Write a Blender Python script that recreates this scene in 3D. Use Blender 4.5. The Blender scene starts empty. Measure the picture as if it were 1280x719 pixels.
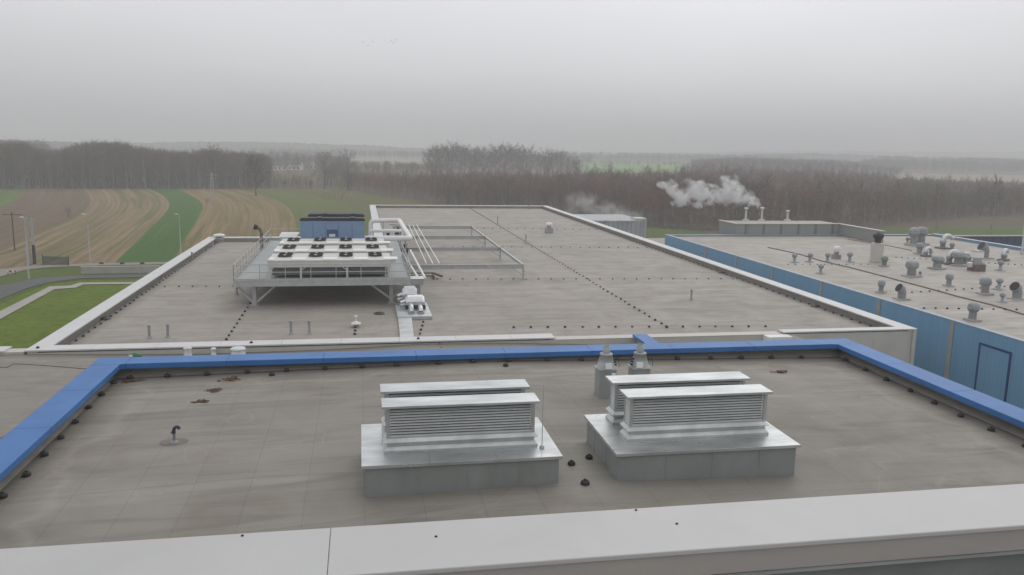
import bpy, math, random
import numpy as np
from mathutils import Vector, Matrix
random.seed(7); rng = np.random.default_rng(7)
S = bpy.context.scene
COL = S.collection
R_ = math.radians

# ------------------------------------------------------------------ survey of the site
# the camera's station; at()/atY()/atX() turn a sighting into a point on a level, or on a vertical plane
F = 1030.0; CX, CY = 640.0, 359.5; H = 6.4
def _d(x, y):
    v = np.array([x-CX, -(y-CY), -F], float); return v/np.linalg.norm(v)
_Y = _d(450, 179.5); _X = _d(6300, 285); _X = _X-_Y*_X.dot(_Y); _X /= np.linalg.norm(_X); _Z = np.cross(_X, _Y)
RM = np.array([_X, _Y, _Z])
def at(x, y, z):
    d = RM@_d(x, y); t = (z-H)/d[2]; return Vector((t*d[0], t*d[1], z))
def atY(x, y, Y0):
    d = RM@_d(x, y); t = Y0/d[1]; return Vector((t*d[0], Y0, H+t*d[2]))
def atX(x, y, X0):
    d = RM@_d(x, y); t = X0/d[0]; return Vector((X0, t*d[1], H+t*d[2]))
GZ = -13.6

# ------------------------------------------------------------------ materials
def nodes(name):
    m = bpy.data.materials.new(name); m.use_nodes = True
    nt = m.node_tree; b = nt.nodes['Principled BSDF']
    return m, nt, b
def N(nt, t, **kw):
    n = nt.nodes.new(t)
    for k, v in kw.items():
        if k.startswith('i_'): n.inputs[k[2:].replace('_', ' ')].default_value = v
        else: setattr(n, k, v)
    return n
def L(nt, a, b): nt.links.new(a, b)
def c4(c): return (c[0], c[1], c[2], 1)
def mixc(nt, fac, a, b, mode='MIX'):
    n = nt.nodes.new('ShaderNodeMix'); n.data_type = 'RGBA'; n.blend_type = mode
    for s, v in ((n.inputs[0], fac), (n.inputs[6], a), (n.inputs[7], b)):
        if hasattr(v, 'links'): nt.links.new(v, s)
        elif isinstance(v, (int, float)): s.default_value = v
        else: s.default_value = c4(v)
    return n.outputs[2]
def pos(nt, scale=(1, 1, 1), rot=(0, 0, 0)):
    g = nt.nodes.new('ShaderNodeNewGeometry'); m = nt.nodes.new('ShaderNodeMapping')
    m.inputs['Scale'].default_value = scale; m.inputs['Rotation'].default_value = rot
    nt.links.new(g.outputs['Position'], m.inputs['Vector']); return m.outputs[0]
def noise(nt, vec, scale, detail=4, rough=.55, dist=0):
    n = nt.nodes.new('ShaderNodeTexNoise'); n.inputs['Scale'].default_value = scale
    n.inputs['Detail'].default_value = detail; n.inputs['Roughness'].default_value = rough
    n.inputs['Distortion'].default_value = dist
    if vec is not None: nt.links.new(vec, n.inputs['Vector'])
    return n.outputs['Fac']
def ramp(nt, fac, a, b, lo=0., hi=1.):
    n = nt.nodes.new('ShaderNodeMapRange'); n.inputs[1].default_value = a; n.inputs[2].default_value = b
    n.inputs[3].default_value = lo; n.inputs[4].default_value = hi; n.clamp = True
    nt.links.new(fac, n.inputs[0]); return n.outputs[0]
def bump(nt, b, h, strength, dist=.02):
    n = nt.nodes.new('ShaderNodeBump'); n.inputs['Strength'].default_value = strength
    n.inputs['Distance'].default_value = dist
    nt.links.new(h, n.inputs['Height']); nt.links.new(n.outputs[0], b.inputs['Normal'])

def mat(name, col, rough=.6, metal=0., var=.12, scale=2., spec=.5, dirt=0., bmp=0., aniso=(1, 1, 1)):
    m, nt, b = nodes(name)
    p = pos(nt, aniso)
    f = ramp(nt, noise(nt, p, scale, 5), .3, .7)
    lo = [c*(1-var) for c in col]; hi = [min(1, c*(1+var)) for c in col]
    c = mixc(nt, f, lo, hi)
    if dirt:
        f2 = ramp(nt, noise(nt, p, scale*2.7, 6, .65, .6), .5, .72, 0, dirt)
        c = mixc(nt, f2, c, [col[0]*.5, col[1]*.47, col[2]*.42])
    L(nt, c, b.inputs['Base Color'])
    b.inputs['Roughness'].default_value = rough; b.inputs['Metallic'].default_value = metal
    b.inputs['Specular IOR Level'].default_value = spec
    if metal > .3:
        L(nt, ramp(nt, noise(nt, p, scale*1.7, 3), .3, .7, rough*.75, min(1, rough*1.3)), b.inputs['Roughness'])
    if bmp: bump(nt, b, noise(nt, p, 60, 3), bmp, .004)
    return m

def roof_mat(name, base, warm, tile=(1.0, 7.5), seed=0., contrast=1., wet=.5, rot=0, seam=.22, edge=None):
    """bitumen membrane: rolls with lapped seams, rain streaks, pale dried rims and grit"""
    m, nt, b = nodes(name)
    p = p0 = pos(nt); pm = nt.nodes.new('ShaderNodeMapping'); pm.inputs['Location'].default_value = (seed, seed*.7, 0)
    L(nt, p, pm.inputs['Vector']); p = pm.outputs[0]
    big = noise(nt, p, .09, 5, .55, .4)
    mid = noise(nt, p, .5, 6, .6, .8)
    c = mixc(nt, ramp(nt, big, .35, .65), base, warm)
    st = nt.nodes.new('ShaderNodeMapping'); st.inputs['Scale'].default_value = (.12, .9, 1); L(nt, p, st.inputs['Vector'])
    streak = noise(nt, st.outputs[0], 1.0, 5, .6, .5)
    c = mixc(nt, ramp(nt, streak, .47, .64, 0, .46*contrast), c, [v*1.32 for v in base])
    c = mixc(nt, ramp(nt, noise(nt, st.outputs[0], 1.6, 5, .6, 1.2), .5, .68, 0, .42*contrast), c, [v*.62 for v in base])
    c = mixc(nt, ramp(nt, mid, .52, .70, 0, .35*contrast), c, [warm[0]*.78, warm[1]*.74, warm[2]*.68])
    # ring marks of dried puddles
    v = nt.nodes.new('ShaderNodeMath'); v.operation = 'PINGPONG'; v.inputs[1].default_value = .1
    L(nt, noise(nt, p, .22, 3, .5, .3), v.inputs[0])
    c = mixc(nt, ramp(nt, v.outputs[0], .0, .004, .22*contrast, 0), c, [v_*1.35 for v_ in warm])
    br = nt.nodes.new('ShaderNodeTexBrick'); br.offset = .37
    br.inputs['Scale'].default_value = 1; br.inputs['Mortar Size'].default_value = .012
    br.inputs['Mortar Smooth'].default_value = .3
    br.inputs['Brick Width'].default_value = tile[1]; br.inputs['Row Height'].default_value = tile[0]
    br.inputs['Color1'].default_value = (.45, .45, .45, 1); br.inputs['Color2'].default_value = (.55, .55, .55, 1)
    br.inputs['Mortar'].default_value = (.18, .18, .18, 1)
    bm_ = nt.nodes.new('ShaderNodeMapping'); bm_.inputs['Rotation'].default_value = (0, 0, R_(90)+rot)
    wob = nt.nodes.new('ShaderNodeMix'); wob.data_type = 'VECTOR'; wob.inputs[0].default_value = .035
    nn = nt.nodes.new('ShaderNodeTexNoise'); nn.inputs['Scale'].default_value = .5; L(nt, p, nn.inputs['Vector'])
    L(nt, p, wob.inputs[4]); L(nt, nn.outputs['Color'], wob.inputs[5])
    L(nt, wob.outputs[1], bm_.inputs['Vector']); L(nt, bm_.outputs[0], br.inputs['Vector'])
    c = mixc(nt, seam, c, br.outputs['Color'], 'OVERLAY')
    grit = noise(nt, p, 55, 3, .7)
    c = mixc(nt, ramp(nt, grit, .3, .7, 0, .16), c, [v_*.6 for v_ in base])
    # leaf litter and rust flecks
    c = mixc(nt, ramp(nt, noise(nt, p, 7, 5, .7), .70, .76, 0, .55), c, (.07, .045, .028))
    if edge:
        sx = nt.nodes.new('ShaderNodeSeparateXYZ'); L(nt, p0, sx.inputs[0])
        def m1(op, a, b_):
            n = nt.nodes.new('ShaderNodeMath'); n.operation = op
            for s_, q in ((n.inputs[0], a), (n.inputs[1], b_)):
                if hasattr(q, 'links'): nt.links.new(q, s_)
                else: s_.default_value = q
            return n.outputs[0]
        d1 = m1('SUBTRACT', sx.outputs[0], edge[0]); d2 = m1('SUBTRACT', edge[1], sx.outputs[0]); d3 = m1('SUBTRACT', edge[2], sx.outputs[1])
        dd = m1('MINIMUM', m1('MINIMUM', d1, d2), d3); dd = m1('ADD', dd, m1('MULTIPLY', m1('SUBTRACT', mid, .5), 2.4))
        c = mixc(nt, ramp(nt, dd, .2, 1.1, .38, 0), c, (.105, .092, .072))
        c = mixc(nt, m1('MULTIPLY', ramp(nt, dd, 1.1, 1.35, 1, 0), ramp(nt, dd, .9, 1.15, 0, .30)), c, (.36, .33, .28))
    L(nt, c, b.inputs['Base Color'])
    L(nt, ramp(nt, mid, .3, .7, wet, wet+.28), b.inputs['Roughness'])
    b.inputs['Specular IOR Level'].default_value = .35
    bump(nt, b, mixc(nt, .5, grit, mid), .25, .01)
    return m

def ground_mat(name, a, b_, c_, s1=.02, s2=.6, rough=.95, fleck=0.):
    m, nt, b = nodes(name); p = pos(nt)
    c = mixc(nt, ramp(nt, noise(nt, p, s1, 6, .6, .5), .35, .65), a, b_)
    c = mixc(nt, ramp(nt, noise(nt, p, s2, 5, .65), .42, .68, 0, .75), c, c_)
    if fleck: c = mixc(nt, ramp(nt, noise(nt, p, 3.5, 4, .7), .55, .7, 0, fleck), c, [v*.5 for v in a])
    L(nt, c, b.inputs['Base Color']); b.inputs['Roughness'].default_value = rough
    b.inputs['Specular IOR Level'].default_value = .15
    bump(nt, b, noise(nt, p, 4, 5, .7), .6, .15)
    return m

def furrow_mat(name, a, b_, c_, lines=30, green=None, gamt=.5):
    """strips of tillage following the field's own curved length (UV: x across, y along)"""
    m, nt, b = nodes(name)
    uv = nt.nodes.new('ShaderNodeUVMap'); uv.uv_map = 'UVMap'
    mp = nt.nodes.new('ShaderNodeMapping'); mp.inputs['Scale'].default_value = (lines, 2.2, 1); L(nt, uv.outputs[0], mp.inputs['Vector'])
    mp2 = nt.nodes.new('ShaderNodeMapping'); mp2.inputs['Scale'].default_value = (lines*.22, 1.2, 1); L(nt, uv.outputs[0], mp2.inputs['Vector'])
    f = ramp(nt, noise(nt, mp.outputs[0], 1, 4, .6, .15), .35, .65)
    g = ramp(nt, noise(nt, mp2.outputs[0], 1, 3, .5, .2), .38, .62)
    c = mixc(nt, g, a, b_)
    c = mixc(nt, ramp(nt, noise(nt, mp.outputs[0], 1, 4, .6, .15), .42, .6, 0, .8), c, c_)
    if green: 
        mp3 = nt.nodes.new('ShaderNodeMapping'); mp3.inputs['Scale'].default_value = (lines*.3, 3.0, 1); mp3.inputs['Location'].default_value = (5, 3, 0)
        L(nt, uv.outputs[0], mp3.inputs['Vector'])
        c = mixc(nt, ramp(nt, noise(nt, mp3.outputs[0], 1, 4, .6, .4), .5, .62, 0, gamt), c, green)
    c = mixc(nt, ramp(nt, noise(nt, pos(nt), .25, 6, .7), .4, .7, 0, .35), c, [v*.6 for v in a])
    L(nt, c, b.inputs['Base Color']); b.inputs['Roughness'].default_value = .95; b.inputs['Specular IOR Level'].default_value = .1
    return m

def ribbed(name, col, period=.25, axis='y', rough=.45, depth=.6, var=.06, spec=.5):
    m, nt, b = nodes(name); p = pos(nt)
    sx = nt.nodes.new('ShaderNodeSeparateXYZ'); L(nt, p, sx.inputs[0])
    md = nt.nodes.new('ShaderNodeMath'); md.operation = 'PINGPONG'; md.inputs[1].default_value = period/2
    L(nt, sx.outputs[{'x': 0, 'y': 1, 'z': 2}[axis]], md.inputs[0])
    f = ramp(nt, md.outputs[0], 0, period*.12)
    c = mixc(nt, ramp(nt, noise(nt, pos(nt, (1, 1, .25)), .8, 5, .6), .3, .7), [v*(1-var) for v in col], [v*(1+var) for v in col])
    c = mixc(nt, ramp(nt, noise(nt, pos(nt, (3, 3, .15)), 1.2, 4, .6), .5, .75, 0, .3), c, [v*.72 for v in col])
    c = mixc(nt, f, mixc(nt, .5 if depth > .2 else .12, c, (0, 0, 0)), c)
    L(nt, c, b.inputs['Base Color']); b.inputs['Roughness'].default_value = rough; b.inputs['Specular IOR Level'].default_value = spec
    bump(nt, b, f, depth, .02)
    return m

M = {}
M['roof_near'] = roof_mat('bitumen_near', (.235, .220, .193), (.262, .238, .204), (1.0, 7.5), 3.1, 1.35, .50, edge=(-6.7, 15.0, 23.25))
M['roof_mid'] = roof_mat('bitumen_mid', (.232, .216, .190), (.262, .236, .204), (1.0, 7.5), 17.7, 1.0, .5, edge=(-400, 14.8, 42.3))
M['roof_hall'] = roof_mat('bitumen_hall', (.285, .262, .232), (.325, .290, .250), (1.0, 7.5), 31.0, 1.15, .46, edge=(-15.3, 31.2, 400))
M['roof_blue'] = roof_mat('membrane_pale', (.36, .335, .305), (.41, .375, .33), (2.0, 12), 53.0, 1.5, .5)
M['roof_patch'] = mat('bitumen_patch', (.180, .167, .148), .75, 0, .15, 3, .3, .3)
M['shed_roof'] = mat('shed_roof', (.40, .42, .43), .6, 0, .1, .6)
M['upstand'] = mat('membrane_upstand', (.235, .222, .198), .7, 0, .12, 1.2, .35, .25)
M['cap_white'] = mat('coping_white', (.60, .60, .60), .42, 0, .05, .7, .5, .10)
M['cap_front'] = mat('coping_near', (.49, .49, .485), .42, 0, .05, 1.4, .5, .07)
M['fascia'] = mat('fascia_beige', (.40, .375, .35), .5, 0, .04, 1, .4, .08, 0, (1, 1, 6))
M['cap_blue'] = mat('coping_blue', (.045, .165, .43), .48, 0, .14, .8, .4, .16)
M['wall_grey'] = mat('panel_grey', (.54, .52, .47), .55, 0, .05, .7, .4, .12)
M['trim_pale'] = mat('trim_pale', (.52, .505, .46), .5, 0, .04, 1, .4, .1)
M['wall_blue'] = ribbed('panel_blue', (.165, .345, .53), .33, 'y', .5, .06)
M['wall_blue_dark'] = ribbed('panel_blue_dark', (.05, .075, .13), 1.1, 'x', .5, .9)
M['line_blue'] = mat('frame_dark_blue', (.015, .055, .19), .45, 0, .1, 2)
M['pilaster'] = mat('pilaster_beige', (.34, .335, .32), .6, 0, .08, 1)
M['galv'] = mat('galvanised_sheet', (.60, .62, .61), .42, .75, .16, 2.2, .5, .10)
M['galv_top'] = mat('galvanised_lid', (.56, .585, .59), .36, .65, .20, 1.1, .5, .0, 0, (1, 2.5, 1))
M['slat'] = mat('slat_zinc', (.70, .72, .72), .5, .15, .08, 3)
M['galv_dull'] = mat('galvanised_dull', (.36, .385, .375), .55, .35, .10, 1.4, .4, .12, 0, (1, 1, .5))
M['silver'] = mat('aluminium_cladding', (.62, .63, .65), .33, .85, .10, 3)
M['pipe_white'] = mat('pipe_cladding', (.80, .79, .79), .35, .0, .05, 2)
M['steel'] = mat('steel_galvanised', (.47, .49, .48), .5, .35, .10, 2.5, .4, .1)
M['steel_deck'] = ribbed('grating', (.37, .40, .395), .36, 'y', .55, .5)
M['unit'] = mat('condenser_sheet', (.60, .60, .56), .45, 0, .05, 1.2, .4, .08)
M['unit_bright'] = mat('condenser_lid', (.80, .80, .77), .4, 0, .03, 1.2, .4, .05)
M['black'] = mat('black_plastic', (.018, .018, .019), .55, 0, .2, 4)
M['coil'] = ribbed('coil_fins', (.16, .165, .165), .07, 'x', .6, .5)
M['chiller'] = mat('chiller_blue', (.205, .31, .47), .45, 0, .07, 1.0, .4, .12)
M['chiller_line'] = mat('chiller_seam', (.05, .10, .22), .5, 0, .1, 2)
M['white'] = mat('white_paint', (.78, .78, .76), .5, 0, .04, 3)
M['clip'] = mat('clip_rubber', (.035, .032, .030), .8, 0, .3, 6)
M['wire'] = mat('conductor_wire', (.10, .10, .10), .5, .4, .1, 4)
M['cowl'] = mat('cowl_zinc', (.30, .32, .33), .55, .35, .18, 2.5, .4, .25)
M['cowl_green'] = mat('cowl_green', (.17, .23, .20), .6, .1, .18, 3)
M['tank'] = mat('tank_lagging', (.40, .38, .345), .42, .3, .08, 1.2, .4, .1)
M['rusty'] = mat('rusty_base', (.17, .13, .115), .8, 0, .25, 3)
M['dome'] = mat('dome_plastic', (.62, .66, .66), .25, 0, .05, 2, .6)
M['green_thing'] = mat('green_bag', (.03, .17, .075), .5, 0, .2, 9)
M['leaves'] = mat('leaf_litter', (.13, .065, .035), .8, 0, .45, 14)
M['stone'] = mat('concrete', (.42, .40, .37), .85, 0, .10, .6, .3, .25)
M['asphalt'] = mat('asphalt', (.085, .085, .09), .75, 0, .12, .3, .35, .1)
M['gravel'] = mat('gravel_track', (.27, .245, .215), .9, 0, .12, .5, .2, .2)
M['slab'] = mat('paving', (.38, .36, .33), .85, 0, .08, .5, .3, .15)
M['lamp_pole'] = mat('lamp_pole', (.42, .43, .43), .5, .3, .08, 2)
M['wood_pole'] = mat('wood_pole', (.12, .085, .07), .9, 0, .2, 2)
M['fence'] = mat('fence_green', (.022, .045, .035), .6, 0, .2, 2)
M['red'] = mat('sign_red', (.45, .05, .05), .5, 0, .1, 2)
M['roof_tile'] = mat('house_roof', (.13, .12, .12), .8, 0, .15, 1)
M['glass'] = mat('dark_glass', (.03, .035, .04), .15, 0, .1, 1)
M['lawn'] = ground_mat('lawn_grass', (.105, .160, .008), (.140, .190, .014), (.062, .100, .010), .16, .8, .95, .7)
M['verge'] = ground_mat('verge_grass', (.068, .125, .018), (.095, .140, .024), (.085, .088, .026), .15, 1.2, .95, .4)
M['ground'] = ground_mat('far_ground', (.115, .105, .062), (.085, .098, .048), (.150, .118, .08), .006, .05)
M['floor'] = ground_mat('forest_floor', (.120, .078, .050), (.085, .075, .040), (.16, .105, .062), .03, .3)
M['field_far'] = ground_mat('far_field', (.10, .27, .05), (.14, .29, .06), (.18, .26, .08), .004, .03)
M['field_tan'] = ground_mat('tan_field', (.34, .29, .21), (.28, .24, .17), (.20, .19, .11), .004, .03)
M['f_green0'] = furrow_mat('crop_light', (.095, .165, .028), (.11, .178, .032), (.075, .13, .022), 14)
M['f_plough'] = furrow_mat('ploughed', (.165, .112, .078), (.200, .138, .092), (.118, .084, .058), 22, (.105, .115, .035), .6)
M['f_tan'] = furrow_mat('stubble', (.250, .180, .108), (.320, .235, .145), (.140, .110, .055), 26, (.090, .118, .028), .8)
M['f_green'] = furrow_mat('winter_crop', (.052, .128, .020), (.066, .145, .024), (.042, .104, .016), 16)
M['f_tan2'] = furrow_mat('stubble_right', (.255, .180, .090), (.300, .215, .112), (.155, .122, .052), 24, (.110, .118, .028), .75)
M['f_olive'] = furrow_mat('meadow_green', (.085, .135, .026), (.108, .150, .030), (.150, .132, .042), 14)
M['f_olive2'] = furrow_mat('meadow_tan', (.120, .112, .038), (.150, .128, .050), (.092, .108, .028), 12)
M['ridge'] = ground_mat('wooded_ridge', (.030, .036, .028), (.042, .044, .034), (.060, .055, .042), .02, .12)

# ------------------------------------------------------------------ mesh building
class MB:
    def __init__(s): s.v = []; s.f = []; s.sm = []; s.mi = []; s.cur = 0
    def add(s, vs, fs, smooth=False):
        o = len(s.v); s.v += [tuple(v) for v in vs]
        for f in fs: s.f.append(tuple(o+i for i in f)); s.sm.append(smooth); s.mi.append(s.cur)
        return s
    def box(s, x0, x1, y0, y1, z0, z1):
        vs = [(x0, y0, z0), (x1, y0, z0), (x1, y1, z0), (x0, y1, z0), (x0, y0, z1), (x1, y0, z1), (x1, y1, z1), (x0, y1, z1)]
        return s.add(vs, [(0, 3, 2, 1), (4, 5, 6, 7), (0, 1, 5, 4), (1, 2, 6, 5), (2, 3, 7, 6), (3, 0, 4, 7)])
    def frustum(s, a, b):   # a, b = (x0,x1,y0,y1,z)
        vs = [(a[0], a[2], a[4]), (a[1], a[2], a[4]), (a[1], a[3], a[4]), (a[0], a[3], a[4]),
              (b[0], b[2], b[4]), (b[1], b[2], b[4]), (b[1], b[3], b[4]), (b[0], b[3], b[4])]
        return s.add(vs, [(0, 3, 2, 1), (4, 5, 6, 7), (0, 1, 5, 4), (1, 2, 6, 5), (2, 3, 7, 6), (3, 0, 4, 7)])
    def prism(s, pts, z0, z1):
        n = len(pts)
        if sum(pts[i][0]*pts[(i+1) % n][1]-pts[(i+1) % n][0]*pts[i][1] for i in range(n)) < 0: pts = pts[::-1]
        vs = [(p[0], p[1], z0) for p in pts]+[(p[0], p[1], z1) for p in pts]
        return s.add(vs, [tuple(range(n-1, -1, -1)), tuple(range(n, 2*n))]+[(i, (i+1) % n, n+(i+1) % n, n+i) for i in range(n)])
    def bar(s, a, b, w, h=None):
        a = Vector(a); b = Vector(b); h = h or w; d = (b-a).normalized()
        u = Vector((0, 0, 1)) if abs(d.z) < .95 else Vector((0, 1, 0))
        x = d.cross(u).normalized(); y = x.cross(d).normalized(); x *= w/2; y *= h/2
        vs = [a-x-y, a+x-y, a+x+y, a-x+y, b-x-y, b+x-y, b+x+y, b-x+y]
        return s.add(vs, [(0, 1, 2, 3), (7, 6, 5, 4), (0, 4, 5, 1), (1, 5, 6, 2), (2, 6, 7, 3), (3, 7, 4, 0)])
    def tube(s, pts, r, n=10, caps=True):
        pts = [Vector(p) for p in pts]; k = len(pts)
        rr = r if isinstance(r, (list, tuple)) else [r]*k
        vs = []; prev = None
        for i, p in enumerate(pts):
            d = (pts[min(i+1, k-1)]-pts[max(i-1, 0)]).normalized()
            if prev is None: x = d.orthogonal().normalized()
            else: x = (prev-d*prev.dot(d)).normalized()
            prev = x; y = d.cross(x)
            vs += [p+(x*math.cos(2*math.pi*j/n)+y*math.sin(2*math.pi*j/n))*rr[i] for j in range(n)]
        fs = [(i*n+j, i*n+(j+1) % n, (i+1)*n+(j+1) % n, (i+1)*n+j) for i in range(k-1) for j in range(n)]
        s.add(vs, fs, True)
        if caps:
            s.add(vs[:n], [tuple(range(n-1, -1, -1))]); s.add(vs[-n:], [tuple(range(n))])
        return s
    def lathe(s, prof, c=(0, 0, 0), n=20):
        vs = []
        for r, z in prof: vs += [(c[0]+r*math.cos(2*math.pi*j/n), c[1]+r*math.sin(2*math.pi*j/n), c[2]+z) for j in range(n)]
        k = len(prof)
        s.add(vs, [(i*n+j, i*n+(j+1) % n, (i+1)*n+(j+1) % n, (i+1)*n+j) for i in range(k-1) for j in range(n)], True)
        if prof[0][0] > 1e-4: s.add(vs[:n], [tuple(range(n-1, -1, -1))])
        if prof[-1][0] > 1e-4: s.add(vs[-n:], [tuple(range(n))])
        return s
    def build(s, name, m, parent=None, bevel=0, loc=None):
        me = bpy.data.meshes.new(name); me.from_pydata(s.v, [], s.f); me.update()
        me.polygons.foreach_set('use_smooth', s.sm)
        ms = m if isinstance(m, (list, tuple)) else [m]
        for q in ms: me.materials.append(M[q] if isinstance(q, str) else q)
        if len(ms) > 1: me.polygons.foreach_set('material_index', s.mi)
        o = bpy.data.objects.new(name, me); COL.objects.link(o)
        if parent: o.parent = parent
        if loc: o.location = loc
        if bevel:
            b = o.modifiers.new('bevel', 'BEVEL'); b.width = bevel; b.segments = 2; b.limit_method = 'ANGLE'; b.angle_limit = R_(50)
        return o
def tag(o, label, cat, group=None, kind=None):
    o['label'] = label; o['category'] = cat
    if group: o['group'] = group
    if kind: o['kind'] = kind
    return o
def thing(name, label, cat, loc=(0, 0, 0), group=None, kind=None):
    o = bpy.data.objects.new(name, None); COL.objects.link(o); o.location = loc
    o.empty_display_size = .3
    return tag(o, label, cat, group, kind)
def dup(root, loc, rz=None, sc=None, label=None):
    r = root.copy(); COL.objects.link(r); r.location = loc
    if rz is not None: r.rotation_euler = (0, 0, rz)
    if sc is not None: r.scale = (sc, sc, sc) if isinstance(sc, (int, float)) else sc
    if label: r['label'] = label
    for ch in list(root.children):
        c = ch.copy(); COL.objects.link(c); c.parent = r
        for g in list(ch.children):
            d = g.copy(); COL.objects.link(d); d.parent = c
    return r
def struct(o): o['kind'] = 'structure'; return o
def sheet(name, pts, z, m):
    """flat ground surface from plan points"""
    me = MB(); n = len(pts)
    if sum(pts[i][0]*pts[(i+1) % n][1]-pts[(i+1) % n][0]*pts[i][1] for i in range(n)) < 0: pts = pts[::-1]
    me.add([(p[0], p[1], z) for p in pts], [tuple(range(n))])
    return struct(me.build(name, m))
def grid(mb, x0, x1, y0, y1, nx, ny, zf):
    vs = [(x0+(x1-x0)*i/nx, y0+(y1-y0)*j/ny, 0) for j in range(ny+1) for i in range(nx+1)]
    vs = [(x, y, zf(x, y)) for x, y, _ in vs]
    fs = [(j*(nx+1)+i, j*(nx+1)+i+1, (j+1)*(nx+1)+i+1, (j+1)*(nx+1)+i) for j in range(ny) for i in range(nx)]
    mb.add(vs, fs, True)

# ------------------------------------------------------------------ camera, sky, light
cam = bpy.data.objects.new('camera', bpy.data.cameras.new('camera')); COL.objects.link(cam)
cam.data.sensor_width = 36; cam.data.lens = 36*F/1280; cam.data.clip_end = 30000; cam.data.clip_start = .05
cam.matrix_world = Matrix.Translation((0, 0, H)) @ Matrix(RM.tolist()).to_4x4()
S.camera = cam

SUN_EL, SUN_AZ = R_(42), R_(35)      # azimuth from +Y towards +X
w = bpy.data.worlds.new('World'); S.world = w; w.use_nodes = True
nt = w.node_tree; bg = nt.nodes['Background']
sky = nt.nodes.new('ShaderNodeTexSky'); sky.sky_type = 'NISHITA'; sky.sun_disc = False
sky.sun_elevation = SUN_EL; sky.sun_rotation = SUN_AZ; sky.air_density = 1.5; sky.dust_density = 6; sky.altitude = 100
hs = nt.nodes.new('ShaderNodeHueSaturation'); hs.inputs['Saturation'].default_value = .12; hs.inputs['Value'].default_value = 1.0
L(nt, sky.outputs[0], hs.inputs['Color'])
tc = nt.nodes.new('ShaderNodeTexCoord'); sp = nt.nodes.new('ShaderNodeSeparateXYZ'); L(nt, tc.outputs['Generated'], sp.inputs[0])
cr = nt.nodes.new('ShaderNodeValToRGB'); L(nt, sp.outputs[2], cr.inputs[0])
el = cr.color_ramp.elements
stops = [(0.0, (5.2, 5.25, 5.4)), (.03, (6.0, 6.06, 6.25)), (.08, (7.1, 7.18, 7.45)), (.18, (8.3, 8.4, 8.75)), (.5, (8.9, 8.95, 9.2)), (1.0, (9.3, 9.35, 9.6))]
while len(el) < len(stops): el.new(.5)
for e, (p_, c_) in zip(el, stops): e.position = p_; e.color = c4([v/10 for v in c_])
sc_ = nt.nodes.new('ShaderNodeVectorMath'); sc_.operation = 'SCALE'; sc_.inputs['Scale'].default_value = 10
L(nt, cr.outputs[0], sc_.inputs[0])
# broad soft cloud mottling and the brighter side of the overcast towards the sun
mp = nt.nodes.new('ShaderNodeMapping'); mp.inputs['Scale'].default_value = (1.2, 1.2, 4); L(nt, tc.outputs['Generated'], mp.inputs['Vector'])
cl = ramp(nt, noise(nt, mp.outputs[0], 1.6, 4, .5, .3), .3, .7, .95, 1.05)
dt = nt.nodes.new('ShaderNodeVectorMath'); dt.operation = 'DOT_PRODUCT'
dt.inputs[1].default_value = (math.sin(R_(20)), math.cos(R_(20)), 0); L(nt, tc.outputs['Generated'], dt.inputs[0])
az = ramp(nt, dt.outputs['Value'], .55, 1.0, .88, 1.03)
mm = nt.nodes.new('ShaderNodeMath'); mm.operation = 'MULTIPLY'; L(nt, cl, mm.inputs[0]); L(nt, az, mm.inputs[1])
s2 = nt.nodes.new('ShaderNodeVectorMath'); s2.operation = 'SCALE'; L(nt, sc_.outputs[0], s2.inputs[0]); L(nt, mm.outputs[0], s2.inputs['Scale'])
L(nt, mixc(nt, .90, hs.outputs[0], s2.outputs[0]), bg.inputs['Color'])
bg.inputs['Strength'].default_value = .103
sd = bpy.data.lights.new('sun', 'SUN'); sd.energy = .5; sd.angle = R_(60); sd.color = (1, .97, .93)
so = bpy.data.objects.new('sun', sd); COL.objects.link(so)
sdir = Vector((math.sin(SUN_AZ)*math.cos(SUN_EL), math.cos(SUN_AZ)*math.cos(SUN_EL), math.sin(SUN_EL)))
so.rotation_euler = sdir.to_track_quat('Z', 'Y').to_euler()
S.view_settings.view_transform = 'Standard'; S.view_settings.look = 'None'
S.view_settings.gamma = 1; S.view_settings.exposure = 0.0
try:
    S.cycles.volume_bounces = 2; S.cycles.max_bounces = 8; S.cycles.transparent_max_bounces = 16
    S.cycles.volume_step_rate = 1.0
except Exception: pass

# haze: one closed box of even thin mist
hb = MB(); hb.box(-7000, 7000, -400, 7000, GZ-1.2, 62)
haze = hb.build('haze', []); haze['kind'] = 'stuff'; haze['label'] = 'thin grey mist over the fields and woods fading the distance'; haze['category'] = 'haze'
hm, hnt, hb_ = nodes('mist'); hnt.nodes.remove(hb_)
pv = hnt.nodes.new('ShaderNodeVolumePrincipled'); pv.inputs['Color'].default_value = (.95, .96, .98, 1)
pv.inputs['Density'].default_value = .00092; pv.inputs['Anisotropy'].default_value = .0
L(hnt, pv.outputs[0], hnt.nodes['Material Output'].inputs['Volume'])
haze.data.materials.append(hm); haze.visible_shadow = True

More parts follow.
